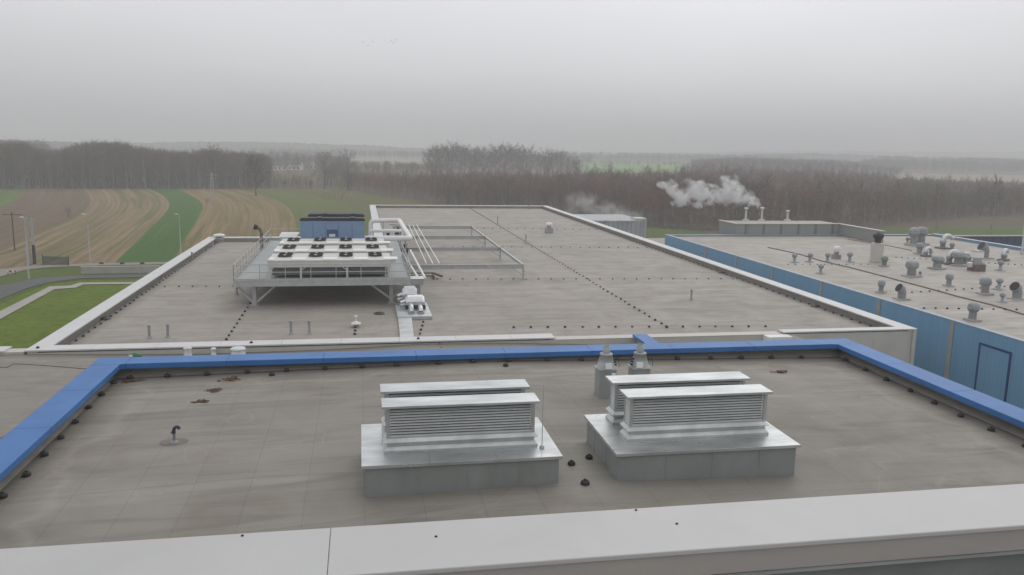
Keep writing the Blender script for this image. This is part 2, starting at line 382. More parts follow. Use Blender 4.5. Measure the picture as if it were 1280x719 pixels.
# ------------------------------------------------------------------ ground and fields
gmb = MB(); grid(gmb, -6500, 6500, -300, 6500, 26, 14, lambda x, y: GZ)
struct(gmb.build('ground', 'ground'))
def g(pts, z): return [at(x, y, z) for x, y in pts]
struct(sheet('lawn', [(-140, 43.6), (-16.3, 43.6), (-16.3, 150), (-140, 150)], GZ+.05, 'lawn'))
def strip(name, up, lo, z, m):
    up = [at(x, y, GZ+z) for x, y in up]; lo = [at(x, y, GZ+z) for x, y in lo]
    b = MB(); n = len(up); b.add(up+lo, [(n+i, n+i+1, i+1, i) for i in range(n-1)]); return struct(b.build(name, m))
strip('verge_grass', [(-60, 372), (-40, 366), (0, 357), (50, 347), (100, 343.5), (190, 343), (230, 343)][::1],
      [(-60, 412), (-40, 400), (0, 379), (38, 363), (62, 355), (100, 350), (160, 349)], .09, 'verge')
strip('path', [(-60, 419), (0, 389), (62, 358), (88, 357), (100, 353.3), (175, 352.6)],
      [(-60, 434), (0, 399), (68, 361.5), (95, 359.5), (104, 355.5), (172, 354.8)], .13, 'slab')
strip('road', [(-90, 384), (-40, 367), (0, 357), (50, 347.5), (100, 344), (190, 342.5), (240, 342)],
      [(-90, 425), (-40, 395), (0, 374), (35, 360), (60, 353), (100, 348), (190, 346.2), (240, 346)][0:7], .17, 'asphalt')
strip('verge_grass', [(-90, 362), (0, 343), (55, 333), (110, 331), (240, 329)],
      [(-90, 384), (0, 358.5), (50, 348.5), (100, 345), (240, 343)], .12, 'verge')
strip('gravel_track', [(-90, 356), (-40, 346), (0, 336.5), (40, 332), (75, 331), (110, 329), (240, 327)],
      [(-90, 378), (-40, 362), (0, 346), (30, 337.5), (55, 334.5), (110, 332.2), (240, 329.8)], .2, 'gravel')

def crom(pts, n):
    out = []; k = len(pts)
    for i in range(n+1):
        t = i/n*(k-1); j = min(int(t), k-2); u = t-j
        p0, p1, p2, p3 = pts[max(j-1, 0)], pts[j], pts[j+1], pts[min(j+2, k-1)]
        out.append(tuple(.5*((2*p1[a])+(-p0[a]+p2[a])*u+(2*p0[a]-5*p1[a]+4*p2[a]-p3[a])*u*u+(-p0[a]+3*p1[a]-3*p2[a]+p3[a])*u**3) for a in (0, 1)))
    return out
def field(name, left, right, m, z):
    n = 40; k = 6
    Lp = [at(x, y, GZ+z) for x, y in crom(left, n)]; Rp = [at(x, y, GZ+z) for x, y in crom(right, n)]
    vs = []; uv = []
    for i in range(n+1):
        for j in range(k+1): vs.append(tuple(Lp[i].lerp(Rp[i], j/k))); uv.append((j/k, i/n))
    fs = [(i*(k+1)+j, i*(k+1)+j+1, (i+1)*(k+1)+j+1, (i+1)*(k+1)+j) for i in range(n) for j in range(k)]
    b = MB(); b.add(vs, [f[::-1] for f in fs], True); o = b.build(name, m); me = o.data
    ul = me.uv_layers.new(name='UVMap')
    for lp in me.loops: ul.data[lp.index].uv = uv[lp.vertex_index]
    return struct(o)
b0 = [(-95, 236), (-110, 246), (-140, 256), (-180, 266), (-240, 280), (-300, 300), (-360, 320), (-420, 345)]
b1 = [(29, 236), (24, 246), (12, 254), (-15, 264), (-60, 280), (-110, 300), (-160, 320), (-200, 345)]
b2 = [(105, 236), (112, 246), (112, 256), (95, 272), (50, 292), (0, 314), (-60, 332), (-90, 345)]
b3 = [(187, 236), (205, 246), (212, 256), (207, 266), (192, 282), (172, 302), (150, 322), (140, 333)]
b4 = [(222, 236), (242, 246), (253, 256), (250, 268), (243, 281), (234, 294), (224, 312), (215, 333)]
b5 = [(295, 236), (336, 246), (358, 258), (366, 268), (370, 282), (370, 300), (368, 320), (365, 333)]
b6 = [(335, 236), (385, 244), (430, 256), (460, 268), (485, 285), (500, 300), (510, 320), (520, 333)]
b7 = [(432, 236), (480, 246), (540, 254), (600, 262), (660, 275), (700, 290), (730, 310), (750, 333)]
for nm, a, b_, m, z in (('field', b0, b1, 'f_green0', .10), ('field', b1, b2, 'f_plough', .11), ('field', b2, b3, 'f_tan', .10), ('field', b3, b4, 'f_green', .11),
                      ('field', b4, b5, 'f_tan2', .10), ('field', b5, b6, 'f_olive', .11), ('field', b6, b7, 'f_olive2', .10)):
    field(nm, a, b_, m, z)
# far fields seen between the woods
sheet('far_field', g([(715, 216.5), (850, 215.5), (856, 206), (722, 203.5)], GZ+.3), GZ+.3, 'field_far')
sheet('far_field', g([(430, 204), (560, 206), (560, 197.5), (440, 195.5)], GZ+.3), GZ+.3, 'field_tan')
sheet('far_field', g([(1120, 224), (1300, 229), (1300, 219.5), (1120, 216.5)], GZ+.3), GZ+.3, 'field_tan')
sheet('far_field', g([(985, 210), (1060, 211), (1060, 208.6), (985, 207.8)], GZ+.3), GZ+.3, 'field_far')
sheet('forest_floor', g([(432, 236.5), (480, 246.5), (540, 254.5), (640, 264), (740, 277), (830, 284), (920, 289), (1180, 292), (1290, 296), (1290, 214), (640, 208), (440, 222)], GZ+.14), GZ+.14, 'floor')
sheet('forest_floor', g([(-60, 236.4), (335, 236.4), (430, 234), (430, 205), (-60, 200)], GZ+.13), GZ+.13, 'floor')
sheet('rough_grass', g([(800, 284), (860, 288), (905, 296), (905, 312), (780, 305)], GZ+.2), GZ+.2, 'f_green' if False else 'verge')
sheet('rough_grass', g([(1100, 284), (1290, 282), (1290, 300), (1100, 300)], GZ+.2), GZ+.2, 'verge')
sheet('yard', [(15.6, -5), (150, -5), (150, 120), (34, 150), (32, 150), (32.3, 42.6), (15.6, 42.6)], GZ+.06, 'asphalt')
sheet('pavement', g([(775, 298), (845, 297.5), (850, 306), (790, 306)], GZ+.25), GZ+.25, 'slab')

# ridges on the skyline
def ridge(name, prof, D, depth, seed, m='ridge'):
    """prof = (sighting x, y of its skyline); a wooded hill with uneven tree tops"""
    r = random.Random(seed); xs = []
    x = prof[0][0]
    while x <= prof[-1][0]: xs.append(x); x += 1.1
    def yy(x):
        for (a, ya), (b, yb) in zip(prof, prof[1:]):
            if a <= x <= b: return ya+(yb-ya)*(x-a)/(b-a)
        return prof[-1][1]
    rows = [(-depth*.5, -1.), (-depth*.25, .55), (0, 1.), (depth*.3, .8), (depth*.5, -1.)]
    vs = []; jit = 0
    for x in xs:
        jit = jit*.6+r.gauss(0, 1)*.8
        for k, (dd, h) in enumerate(rows):
            p = atY(x, yy(x), D+dd)
            top = atY(x, yy(x), D).z
            z = GZ-.5 if h < 0 else GZ-.5+(top-GZ)*h+(jit*D*.0004 if k == 2 else r.gauss(0, 1)*D*.0003)
            vs.append((p.x, p.y, z))
    K = len(rows)
    fs = [(i*K+k, (i+1)*K+k, (i+1)*K+k+1, i*K+k+1) for i in range(len(xs)-1) for k in range(K-1)]
    b = MB(); b.add(vs, fs, False); return struct(b.build(name, m))
ridge('hills', [(100, 181), (160, 178.5), (240, 177), (320, 177), (400, 179.5), (470, 182), (530, 185.5), (600, 190)], 1750, 500, 3)
ridge('hills', [(-80, 176), (0, 174), (70, 176.5), (150, 179)], 1250, 300, 4)
ridge('hills', [(520, 189), (640, 191), (760, 190.5), (840, 191), (900, 190), (1000, 188.5), (1100, 189), (1200, 189.5), (1300, 189)], 2500, 800, 5)
ridge('hills', [(700, 196), (800, 195), (900, 194), (960, 191.5), (1020, 191.5), (1090, 194)], 1500, 300, 6)
ridge('hills', [(1060, 203), (1110, 201), (1180, 198), (1215, 197), (1300, 200)], 1000, 150, 8)

# ------------------------------------------------------------------ trees
def twig_mat(name, a, b_):
    m, nt, b = nodes(name)
    oi = nt.nodes.new('ShaderNodeObjectInfo')
    c = mixc(nt, oi.outputs['Random'], a, b_)
    c = mixc(nt, ramp(nt, noise(nt, pos(nt), .35, 3), .35, .65, 0, .6), c, [v*.7 for v in a])
    L(nt, c, b.inputs['Base Color']); b.inputs['Roughness'].default_value = .9; b.inputs['Specular IOR Level'].default_value = .1
    return m
M['bark_grey'] = twig_mat('bark_grey', (.20, .18, .16), (.36, .33, .29))
M['bark_dark'] = twig_mat('bark_dark', (.07, .06, .052), (.11, .095, .08))
M['twig_red'] = twig_mat('twig_red', (.185, .066, .038), (.245, .098, .055))
M['twig_brown'] = twig_mat('twig_brown', (.125, .085, .058), (.165, .115, .075))
M['twig_grey'] = twig_mat('twig_grey', (.105, .080, .062), (.150, .115, .088))
M['twig_dark'] = twig_mat('twig_dark', (.045, .038, .032), (.06, .05, .042))
M['twig_orange'] = twig_mat('twig_orange', (.24, .105, .035), (.30, .15, .05))
M['twig_olive'] = twig_mat('twig_olive', (.13, .135, .045), (.18, .17, .06))
M['needle'] = twig_mat('needle_dark', (.022, .034, .022), (.035, .048, .030))

def tree_meshes(seed, hgt, spread, nb, ntw, start=.2, up=.8, tr=.011, tw=.010, droop=0., lean=0.):
    """bare broadleaved tree: returns trunk-and-limb MB, twig MB (z up, base at 0, real metres)"""
    r = random.Random(seed); T = MB(); C = MB()
    pts = []; x = y = 0
    for i in range(7):
        t = i/6; pts.append(Vector((x, y, hgt*.96*t))); x += r.gauss(0, .012)*hgt+lean*hgt/6; y += r.gauss(0, .012)*hgt
    T.tube(pts, [hgt*tr*(1-.9*i/6)*(1.35 if i == 0 else 1) for i in range(7)], 6)
    def P(t):
        f = t*6; i = min(int(f), 5); return pts[i].lerp(pts[i+1], f-i)
    def blade(a, b, w0):
        d = (b-a); s = d.cross(Vector((r.gauss(0, 1), r.gauss(0, 1), r.gauss(0, 1)))).normalized()*w0
        q = d.cross(s).normalized()*w0
        C.add([a-s, a+s, b, a+q], [(0, 1, 2), (0, 3, 2)])
    for k in range(nb):
        t = start+(1-start)*((k+r.random())/nb)**.85; t = min(t, .985)
        a = P(t); ang = k*2.4+r.random(); 
        prof = math.sin(math.pi*min(1, (.12+(1-t)*.95)))**.7
        ln = hgt*spread*(.35+.75*prof)*r.uniform(.75, 1.2)
        d = Vector((math.cos(ang), math.sin(ang), up*r.uniform(.7, 1.5))).normalized()
        m_ = a+d*ln*.5; e = m_+(d+Vector((0, 0, .35-droop))).normalized()*ln*.5
        T.tube([a, m_, e], [hgt*tr*.34*(1.1-t*.7), hgt*tr*.2, hgt*tr*.06], 3, False)
        for j in range(ntw):
            u = r.uniform(.15, 1); b0_ = (a.lerp(m_, u*2) if u < .5 else m_.lerp(e, u*2-1))
            dd = (d+Vector((r.gauss(0, .65), r.gauss(0, .65), r.gauss(.15-droop, .5)))).normalized()
            l2 = ln*r.uniform(.18, .48)
            c1 = b0_+dd*l2
            blade(b0_, c1, hgt*tw*.28)
            for _ in range(2):
                b1_ = b0_.lerp(c1, r.uniform(.3, .9)); d3 = (dd+Vector((r.gauss(0, .7), r.gauss(0, .7), r.gauss(-droop, .6)))).normalized()
                blade(b1_, b1_+d3*l2*.6, hgt*tw*.2)
    return T, C
PC = bpy.data.collections.new('tree_kinds')      # kinds the woods are planted from
def proto(seed, barkm, twigm, **kw):
    T, C = tree_meshes(seed, 10, **kw)
    mb = MB(); mb.add(T.v, T.f, True); mb.cur = 1; mb.add(C.v, C.f, False)
    o = mb.build('tree_kind', [barkm, twigm]); COL.objects.unlink(o); PC.objects.link(o); return o
YB = dict(spread=.17, nb=17, ntw=7, start=.34, up=1.7, tr=.012, tw=.012)       # young birch, narrow
MT = dict(spread=.30, nb=22, ntw=8, start=.22, up=.9, tr=.013, tw=.011)          # mature
kinds = []
for i in range(4): kinds.append(proto(10+i, 'bark_grey', 'twig_red', **YB))      # 0-3
for i in range(3): kinds.append(proto(20+i, 'bark_grey', 'twig_brown', **YB))    # 4-6
for i in range(4): kinds.append(proto(30+i, 'bark_dark', 'twig_grey', **MT))     # 7-10
kinds.append(proto(40, 'bark_dark', 'twig_orange', **dict(YB, ntw=9, tw=.02)))   # 11
kinds.append(proto(41, 'bark_grey', 'twig_olive', **dict(YB, ntw=9, tw=.016)))   # 12
kinds.append(proto(42, 'bark_dark', 'needle', **dict(spread=.17, nb=34, ntw=9, start=.12, up=.15, tr=.012, tw=.03, droop=.3)))  # 13 spruce
kinds.append(proto(43, 'bark_grey', 'twig_brown', **dict(MT, ntw=9)))            # 14
# Collection Info sorts children by name
for i, o in enumerate(kinds): o.name = 'tree_kind_%02d' % i

def planting(name, label, pts):
    """pts: x, y, z, scale, kind"""
    me = bpy.data.meshes.new(name); me.from_pydata([p[:3] for p in pts], [], [])
    a = me.attributes.new('sc', 'FLOAT_VECTOR', 'POINT'); 
    a.data.foreach_set('vector', [v for p in pts for v in (p[3]*random.uniform(.85, 1.2), p[3]*random.uniform(.85, 1.2), p[3])])
    a = me.attributes.new('kd', 'INT', 'POINT'); a.data.foreach_set('value', [p[4] for p in pts])
    a = me.attributes.new('rt', 'FLOAT_VECTOR', 'POINT'); a.data.foreach_set('vector', [v for p in pts for v in (random.gauss(0, .03), random.gauss(0, .03), random.uniform(0, 6.28))])
    o = bpy.data.objects.new(name, me); COL.objects.link(o); tag(o, label, 'wood', kind='stuff')
    ng = bpy.data.node_groups.new(name, 'GeometryNodeTree')
    ng.interface.new_socket('Geometry', in_out='INPUT', socket_type='NodeSocketGeometry')
    ng.interface.new_socket('Geometry', in_out='OUTPUT', socket_type='NodeSocketGeometry')
    i = ng.nodes.new('NodeGroupInput'); out = ng.nodes.new('NodeGroupOutput')
    m2p = ng.nodes.new('GeometryNodeMeshToPoints'); ip = ng.nodes.new('GeometryNodeInstanceOnPoints')
    ci = ng.nodes.new('GeometryNodeCollectionInfo'); ci.inputs['Collection'].default_value = PC
    ci.inputs['Separate Children'].default_value = True; ci.inputs['Reset Children'].default_value = True
    ip.inputs['Pick Instance'].default_value = True
    def attr(n, t):
        q = ng.nodes.new('GeometryNodeInputNamedAttribute'); q.data_type = t; q.inputs[0].default_value = n; return q.outputs[0]
    ng.links.new(i.outputs[0], m2p.inputs[0]); ng.links.new(m2p.outputs[0], ip.inputs['Points'])
    ng.links.new(ci.outputs[0], ip.inputs['Instance'])
    ng.links.new(attr('kd', 'INT'), ip.inputs['Instance Index'])
    ng.links.new(attr('rt', 'FLOAT_VECTOR'), ip.inputs['Rotation'])
    ng.links.new(attr('sc', 'FLOAT_VECTOR'), ip.inputs['Scale'])
    ng.links.new(ip.outputs[0], out.inputs[0])
    md = o.modifiers.new('planting', 'NODES'); md.node_group = ng
    return o
def interp(prof, x):
    for (a, ya), (b, yb) in zip(prof, prof[1:]):
        if a <= x <= b: return ya+(yb-ya)*(x-a)/(b-a)
    return prof[0][1] if x < prof[0][0] else prof[-1][1]
def scatter(front, back, n, hf, kf, edge=.45):
    """trees between a front line (sighting) and a back distance"""
    out = []; x0, x1 = front[0][0], front[-1][0]
    while len(out) < n:
        x = random.uniform(x0, x1); p = at(x, interp(front, x), GZ)
        yb = back(x) if callable(back) else back
        if yb <= p.y: continue
        u = random.random()
        u = u**2.2 if random.random() < edge else u
        Y_ = math.sqrt(p.y**2+(yb**2-p.y**2)*u) if u > .0 else p.y
        q = p*(Y_/p.y); h = hf(x, Y_, p.y)
        out.append((q.x+random.gauss(0, 1.2), q.y+random.gauss(0, 1.2), GZ, h/10, kf(x, Y_)))
    return out
from mathutils import noise as mn
def nz(x, y, s, o=0): return mn.noise(Vector((x*s, y*s, o)))
# left wood at the field's end
topL = [(-80, 177), (0, 181), (30, 180), (45, 188), (80, 191), (100, 184), (118, 180), (150, 180.5), (175, 187), (215, 192), (250, 191), (272, 188), (300, 194), (335, 197)]
def hL(x, Y_, Yf):
    t = interp(topL, x); z = H-(t+2.5-(171.4+x*.01805))/F*Yf*1.02
    return max(6, (z-GZ)*random.choice([random.uniform(.62, .9), random.uniform(.85, 1.04), random.uniform(.85, 1.0)])*(1+.07*nz(x, 0, .09, 7)) if Y_ > Yf+6 else (z-GZ)*random.uniform(.5, 1.0))
p1 = scatter([(-80, 236.2), (335, 236.2)], 520, 2600, hL,
             lambda x, Y_: random.choice([7, 8, 9, 10, 10, 9, 8, 14, 14, 4, 5]+([0, 1, 2, 3, 1, 2] if nz(x, 0, .03) > 0 else [5, 12])+([11] if 108 < x < 128 and random.random() < .6 else [])))
p1 += [(q.x, q.y, GZ, random.uniform(.12, .4), random.choice([8, 9, 14, 12])) for q in [at(random.uniform(-80, 430), 235.6+random.random()*.8, GZ) for _ in range(420)]]
p1 += [(q.x, q.y, GZ, random.uniform(.3, .7), 13) for q in [at(random.uniform(-80, 330), 235.9-random.random()*1.0, GZ) for _ in range(110)]]
planting('bare_wood', 'bare grey brown wood standing along the far end of the striped fields', p1)
# trees and scrub round the white farmhouses
p2 = scatter([(325, 233.5), (430, 232.5)], 760, 420, lambda x, Y_, f: (random.uniform(2.2, 4.6) if 333 < x < 402 and Y_ < 560 else random.uniform(6, 10)*(1 if Y_ < 520 else 1.2)), lambda x, Y_: random.choice([7, 8, 9, 10, 14, 4, 5, 13]))
p2 = [q for q in p2 if not (abs(q[0]-at(362, 214, GZ).x) < 22 and 470 < q[1] < 560)]
planting('garden_trees', 'low bare trees and scrub around the white farmhouses beyond the fields', p2)
# young reddish birch wood
frontM = [(430, 235.5), (480, 246), (540, 254), (640, 263), (740, 275.5), (830, 283), (870, 285), (930, 287), (1060, 284), (1150, 276), (1220, 270), (1320, 268)]
def backM(x): return interp([(430, 430), (560, 420), (640, 400), (720, 392), (840, 400), (900, 540), (1060, 520), (1150, 410), (1320, 380)], x)
def hM(x, Y_, Yf):
    b_ = interp([(430, 6.0), (560, 7.2), (640, 8.3), (740, 8.8), (860, 9.6), (1000, 9.4), (1080, 8.4), (1150, 7.2), (1320, 6.4)], x)
    return .94*b_*(random.uniform(.7, 1.05) if random.random() > .05 else random.uniform(1.15, 1.45))*(1+.16*nz(x, Y_, .02))*(.85 if Y_ < Yf+8 else 1)
def kM(x, Y_):
    v = nz(x, Y_*.6, .022, 3)+random.gauss(0, .22)
    if random.random() < .012: return 11
    if x > 1020 and random.random() < .28: return 12
    if Y_ < 300 and x > 880 and random.random() < .12: return 12
    if v > -.06: return random.choice([0, 1, 2, 3])
    if v > -.30: return random.choice([4, 5, 6])
    return random.choice([4, 5, 14, 7])
p3 = scatter(frontM, backM, 8500, hM, kM, .40)
p3 += [(q.x, q.y, GZ, random.uniform(.15, .4), random.choice([12, 14, 4, 1])) for q in [at(x, interp(frontM, x)+random.uniform(-1, 3.5), GZ) for x in [random.uniform(700, 1310) for _ in range(900)]]]
planting('birch_wood', 'dense young birch wood with reddish tops behind the halls', p3)
# older wood rising behind it on the right, and belts fading into the mist
p4 = scatter([(865, 215), (1125, 221)], 980, 1800, lambda x, Y_, f: interp([(865, 8.5), (920, 11.5), (1040, 10.5), (1110, 6.5), (1320, 5)], x)*random.uniform(.75, 1.08), lambda x, Y_: random.choice([7, 8, 9, 10, 14, 4, 5, 0]), .5)
planting('old_wood', 'dark mature wood in the haze behind the young birches', p4)
def belt(x0, x1, D, h, n, dd=60):
    out = []
    for _ in range(n):
        x = random.uniform(x0, x1); Y_ = D+random.uniform(0, dd); q = atY(x, 200, Y_); out.append((q.x, Y_, GZ, h*random.uniform(.6, 1.1)/10, random.choice([7, 8, 9, 10, 14])))
    return out
p5 = belt(-60, 60, 640, 15.5, 260, 100)+belt(690, 1000, 1180, 12, 700, 120)+belt(1080, 1310, 860, 11, 600, 60)+belt(1090, 1300, 1050, 14, 700, 120)+belt(430, 560, 560, 7, 260, 60)+belt(640, 880, 900, 6, 120, 40)+belt(560, 740, 1000, 10, 260, 60)+belt(300, 560, 1150, 10, 500, 100)
planting('far_tree_belt', 'rows of bare trees fading into the mist beyond the woods', p5)
p6 = [(q.x, q.y, GZ, random.uniform(.25, .5), random.choice([11, 11, 1, 2])) for q in [at(x, 259+random.uniform(-5, 2), GZ) for x in [random.triangular(545, 655, 635) for _ in range(170)]]]
planting('orange_scrub', 'low orange leaved scrub showing over the far edge of the grey hall roof', p6)
p7 = [(q.x, q.y, GZ, random.uniform(.08, .2), random.choice([12, 5, 6])) for q in [at(random.gauss(428, 12), random.uniform(234, 252), GZ) for _ in range(110)]]
planting('reeds', 'pale brown reeds and scrub at the corner of the meadow', p7)

# single trees one can pick out
def tree_thing(seed, label, loc, hgt, group=None, bark='bark_dark', twm='twig_grey', **kw):
    T, C = tree_meshes(seed, hgt, **kw)
    t = thing('bare_tree', label, 'tree', loc, group)
    T.build('trunk', bark, t); C.build('crown', twm, t); return t
BIG = dict(spread=.34, nb=26, ntw=9, start=.2, up=.8, tr=.015, tw=.010)
q = at(320, 245.5, GZ)
tree_thing(101, 'lone dark bare tree standing at the edge of the striped field', q, 13.0, None, 'bark_dark', 'twig_dark', **dict(BIG, nb=34, ntw=15, tw=.014, tr=.022, spread=.38))
kinds_big = [tree_thing(110+i, 'tall bare tree in the row of big trees rising behind the birches', (0, 0, 0), 18, 'tall bare trees rising behind the birch wood', 'bark_dark', 'twig_grey', **dict(BIG, nb=34, ntw=13, tw=.012, spread=.36)) for i in range(4)]
xs = list(np.linspace(534, 722, 40)); k = 0
for x in xs:
    x += random.uniform(-3, 3); D = random.uniform(470, 540)
    q = atY(x, 215, D); topy = interp([(530, 194), (545, 186.5), (575, 185), (600, 189), (640, 186), (668, 191), (700, 190), (725, 205)], x)+random.choice([random.uniform(-1, 3), random.uniform(0, 9)])
    h = atY(x, topy, D).z-GZ; q.z = GZ
    src = kinds_big[k % 4]
    if k < 4: src.location = q; src.scale = (h/18,)*3
    else: dup(src, q, random.uniform(0, 6.3), h/18)
    k += 1
for px, pb, pt, lb in ((1238, 291, 222, 'slender pale birch at the right end of the young wood'), (1170, 289, 232, 'slender pale birch behind the middle of the pale roof'),
                       (436, 238, 191, 'bare tree to the right of the white farmhouses, nearest the reeds'), (405, 236, 193, 'bare tree close beside the right end of the white farmhouses'),
                       (268, 236.5, 185, 'taller bare tree rising over the left wood near the pylon')):
    q = at(px, pb, GZ); h = atY(px, pt, q.y).z-GZ
    tree_thing(int(px), lb, q, h, None, 'bark_grey' if px > 1000 else 'bark_dark', 'twig_brown' if px > 1000 else 'twig_grey', **dict(BIG, spread=.17 if px > 1000 else .3, up=1.6 if px > 1000 else .8))
sh = MB()
for px, py, s_, lb in ((86, 273, 1.0, 'small dark bush alone in the ploughed field'), (259, 256, .8, 'small dark bush at the foot of the lattice mast')):
    T, C = tree_meshes(int(px), 2.2*s_, .5, 16, 8, .05, .7, .02, .04)
    t = thing('bush', lb, 'bush', at(px, py, GZ)); T.build('stem', 'bark_dark', t); C.build('foliage', 'twig_brown', t)

# ------------------------------------------------------------------ the near block with the blue coping
def rz(x): return .20*max(0, 1-abs(x-3.6)/10.6)
NB = thing('roof_block', 'near flat roofed block edged with a bright blue metal coping', 'building', (4, 12, -4.1))
def child(mb, name, m, parent, bevel=0):
    o = mb.build(name, m, parent, bevel); o.matrix_parent_inverse = Matrix.Translation(-Vector(parent.location)); return o
r = MB(); grid(r, -6.7, 15.0, 4.4, 23.3, 44, 20, lambda x, y: rz(x)+.012*nz(x, y, .6)); child(r, 'roof', 'roof_near', NB)
r = MB(); r.box(-7.05, -6.72, 4.4, 23.62, GZ, .325).box(15.0, 15.35, 4.4, 23.62, GZ, .325).box(-6.72, 15.0, 23.25, 23.62, GZ, .325); child(r, 'wall', 'upstand', NB)
# sloped membrane fillet along the foot of the upstand
r = MB()
for a, b_ in (((-6.72, 4.4), (-6.72, 23.25)), ((15.0, 23.25), (15.0, 4.4)), ((-6.72, 23.25), (15.0, 23.25))):
    n = 24; vs = []
    for i in range(n+1):
        x = a[0]+(b_[0]-a[0])*i/n; y = a[1]+(b_[1]-a[1])*i/n
        dx = .16 if a[0] == b_[0] == -6.72 else (-.16 if a[0] == b_[0] else 0); dy = -.16 if a[1] == b_[1] else 0
        vs += [(x+dx, y+dy, rz(x+dx)+.012), (x+dx*.05, y+dy*.05, rz(x)+.14)]
    r.add(vs, [(2*i, 2*i+2, 2*i+3, 2*i+1) for i in range(n)])
child(r, 'upstand', 'upstand', NB)
r = MB()
zb = .30; zt = .45
def cap_seg(r, pts, z0, z1):
    r.prism(pts, z0, z1)
# lengths of folded coping meeting with hairline gaps
for i in range(7):
    y0 = 4.4+i*2.7; y1 = min(y0+2.697, 22.95)
    if y0 < 22.9:
        cap_seg(r, [(-7.15, y0), (-6.42, y0), (-6.42, y1), (-7.15, y1)], zb, zt); cap_seg(r, [(14.70, y0), (15.45, y0), (15.45, y1), (14.70, y1)], zb, zt)
cap_seg(r, [(-7.15, 22.955), (-6.42, 22.955), (-6.3, 23.0), (-6.3, 23.72), (-7.15, 23.72)], zb, zt)
cap_seg(r, [(15.45, 22.955), (14.70, 22.955), (14.5, 23.0), (14.5, 23.72), (15.45, 23.72)], zb, zt)
for i in range(8):
    x0 = -6.292+i*2.6; x1 = x0+2.597; cap_seg(r, [(x0, 23.0), (x1, 23.0), (x1, 23.72), (x0, 23.72)], zb, zt+.001*(i % 2))
child(r, 'coping', 'cap_blue', NB, .012)

# the middle roof between the blocks
def mz(x, y):
    t = interp([(-45, -4.0), (-24, -3.95), (-16, -3.95), (-8, -4.16), (-2, -4.10), (3, -3.93), (8, -4.0), (14.8, -4.33)], x)
    return t-.008*max(0, 42-y)*0+.01*nz(x, y, .5)
MD = thing('roof_annex', 'low linking roof lying between the blue edged block and the grey hall', 'building', (-10, 30, -4.2))
r = MB(); grid(r, -50, -7.05, -4, 42.35, 60, 40, mz); grid(r, -7.05, 14.9, 23.63, 42.35, 40, 26, mz); child(r, 'roof', 'roof_mid', MD)
r = MB(); r.box(-50.3, -50.0, -4, 43.2, GZ, -3.85).box(-50, -16.15, 42.36, 43.1, GZ, -3.83); child(r, 'wall', 'wall_grey', MD)
r = MB(); r.box(14.9, 15.3, 23.64, 42.3, GZ, -3.82); child(r, 'wall', 'wall_grey', MD)
r = MB(); r.box(14.62, 15.42, 23.74, 42.34, -3.82, -3.68); child(r, 'coping', 'cap_blue', MD, .012)
r = MB(); x = -50.
while x < -17: r.box(x, min(x+2.99, -16.15), 42.30, 43.30, -3.83, -3.75); x += 3
child(r, 'coping', 'cap_white', MD, .01)

# ------------------------------------------------------------------ the grey hall
HB = thing('hall', 'large grey flat roofed hall with white copings beyond the blue edged block', 'building', (8, 80, GZ))
ZR = -4.2
r = MB(); grid(r, -15.2, 31.2, 43.1, 91.8, 60, 60, lambda x, y: ZR+.02*nz(x, y, .3)); grid(r, 2.3, 31.2, 91.8, 140.6, 40, 50, lambda x, y: ZR+.02*nz(x, y, .3))
child(r, 'roof', 'roof_hall', HB)
r = MB(); r.box(-16.0, -15.55, 42.36, 92.4, GZ, -3.83); r.box(-15.55, 31.55, 42.36, 43.05, GZ, -3.90)
r.box(31.55, 32.05, 42.38, 141.3, GZ, -3.83); r.box(-15.55, 1.6, 91.85, 92.4, GZ, -3.83); r.box(1.6, 2.15, 91.85, 141.3, GZ, -3.83); r.box(2.15, 31.55, 140.7, 141.3, GZ, -3.83)
child(r, 'wall', 'wall_grey', HB)
r = MB(); r.box(-15.55, -15.3, 43.3, 91.5, -4.3, -3.84).box(31.25, 31.54, 43.3, 140.3, -4.3, -3.84).box(-15.3, 1.6, 91.5, 91.84, -4.3, -3.84).box(2.16, 2.4, 92, 140.3, -4.3, -3.84).box(2.4, 31.2, 140.4, 140.69, -4.3, -3.84)
child(r, 'upstand', 'upstand', HB)
r = MB(); zc0, zc1 = -3.83, -3.75
def run_y(x0, x1, a, b_, n=3.0):
    y = a
    while y < b_-.1: r.box(x0, x1, y, min(y+n-.012, b_), zc0, zc1); y += n
def run_x(y0, y1, a, b_, n=3.0):
    x = a
    while x < b_-.1: r.box(x, min(x+n-.012, b_), y0, y1, zc0, zc1); x += n
run_y(-16.1, -15.15, 43.32, 92.5); run_y(31.15, 32.12, 42.3, 141.4); run_x(42.30, 43.30, -16.1, 10.25); run_x(42.30, 42.95, 23.6, 31.14)
run_x(91.5, 92.5, -15.14, 1.4); run_y(1.45, 2.42, 91.5, 141.4); run_x(140.4, 141.4, 2.43, 31.14)
child(r, 'coping', 'cap_white', HB, .01)
r = MB(); r.box(10.26, 23.59, 42.34, 43.1, -3.895, -3.875); child(r, 'edge_strip', 'trim_pale', HB)
r = MB(); r.frustum((10.26, 31.1, 43.06, 44.2, ZR-.02), (10.26, 31.1, 43.06, 43.12, -3.88)); child(r, 'fillet', 'roof_hall', HB)
r = MB(); r.box(31.85, 32.08, 42.28, 42.37, GZ, -3.84); r.box(32.0, 32.09, 42.3, 42.6, GZ, -3.84)
for x in (16.5, 19.7, 22.9, 26.1, 29.3): r.box(x, x+.03, 42.345, 42.365, GZ, -4.32)
child(r, 'corner_trim', 'trim_pale', HB)

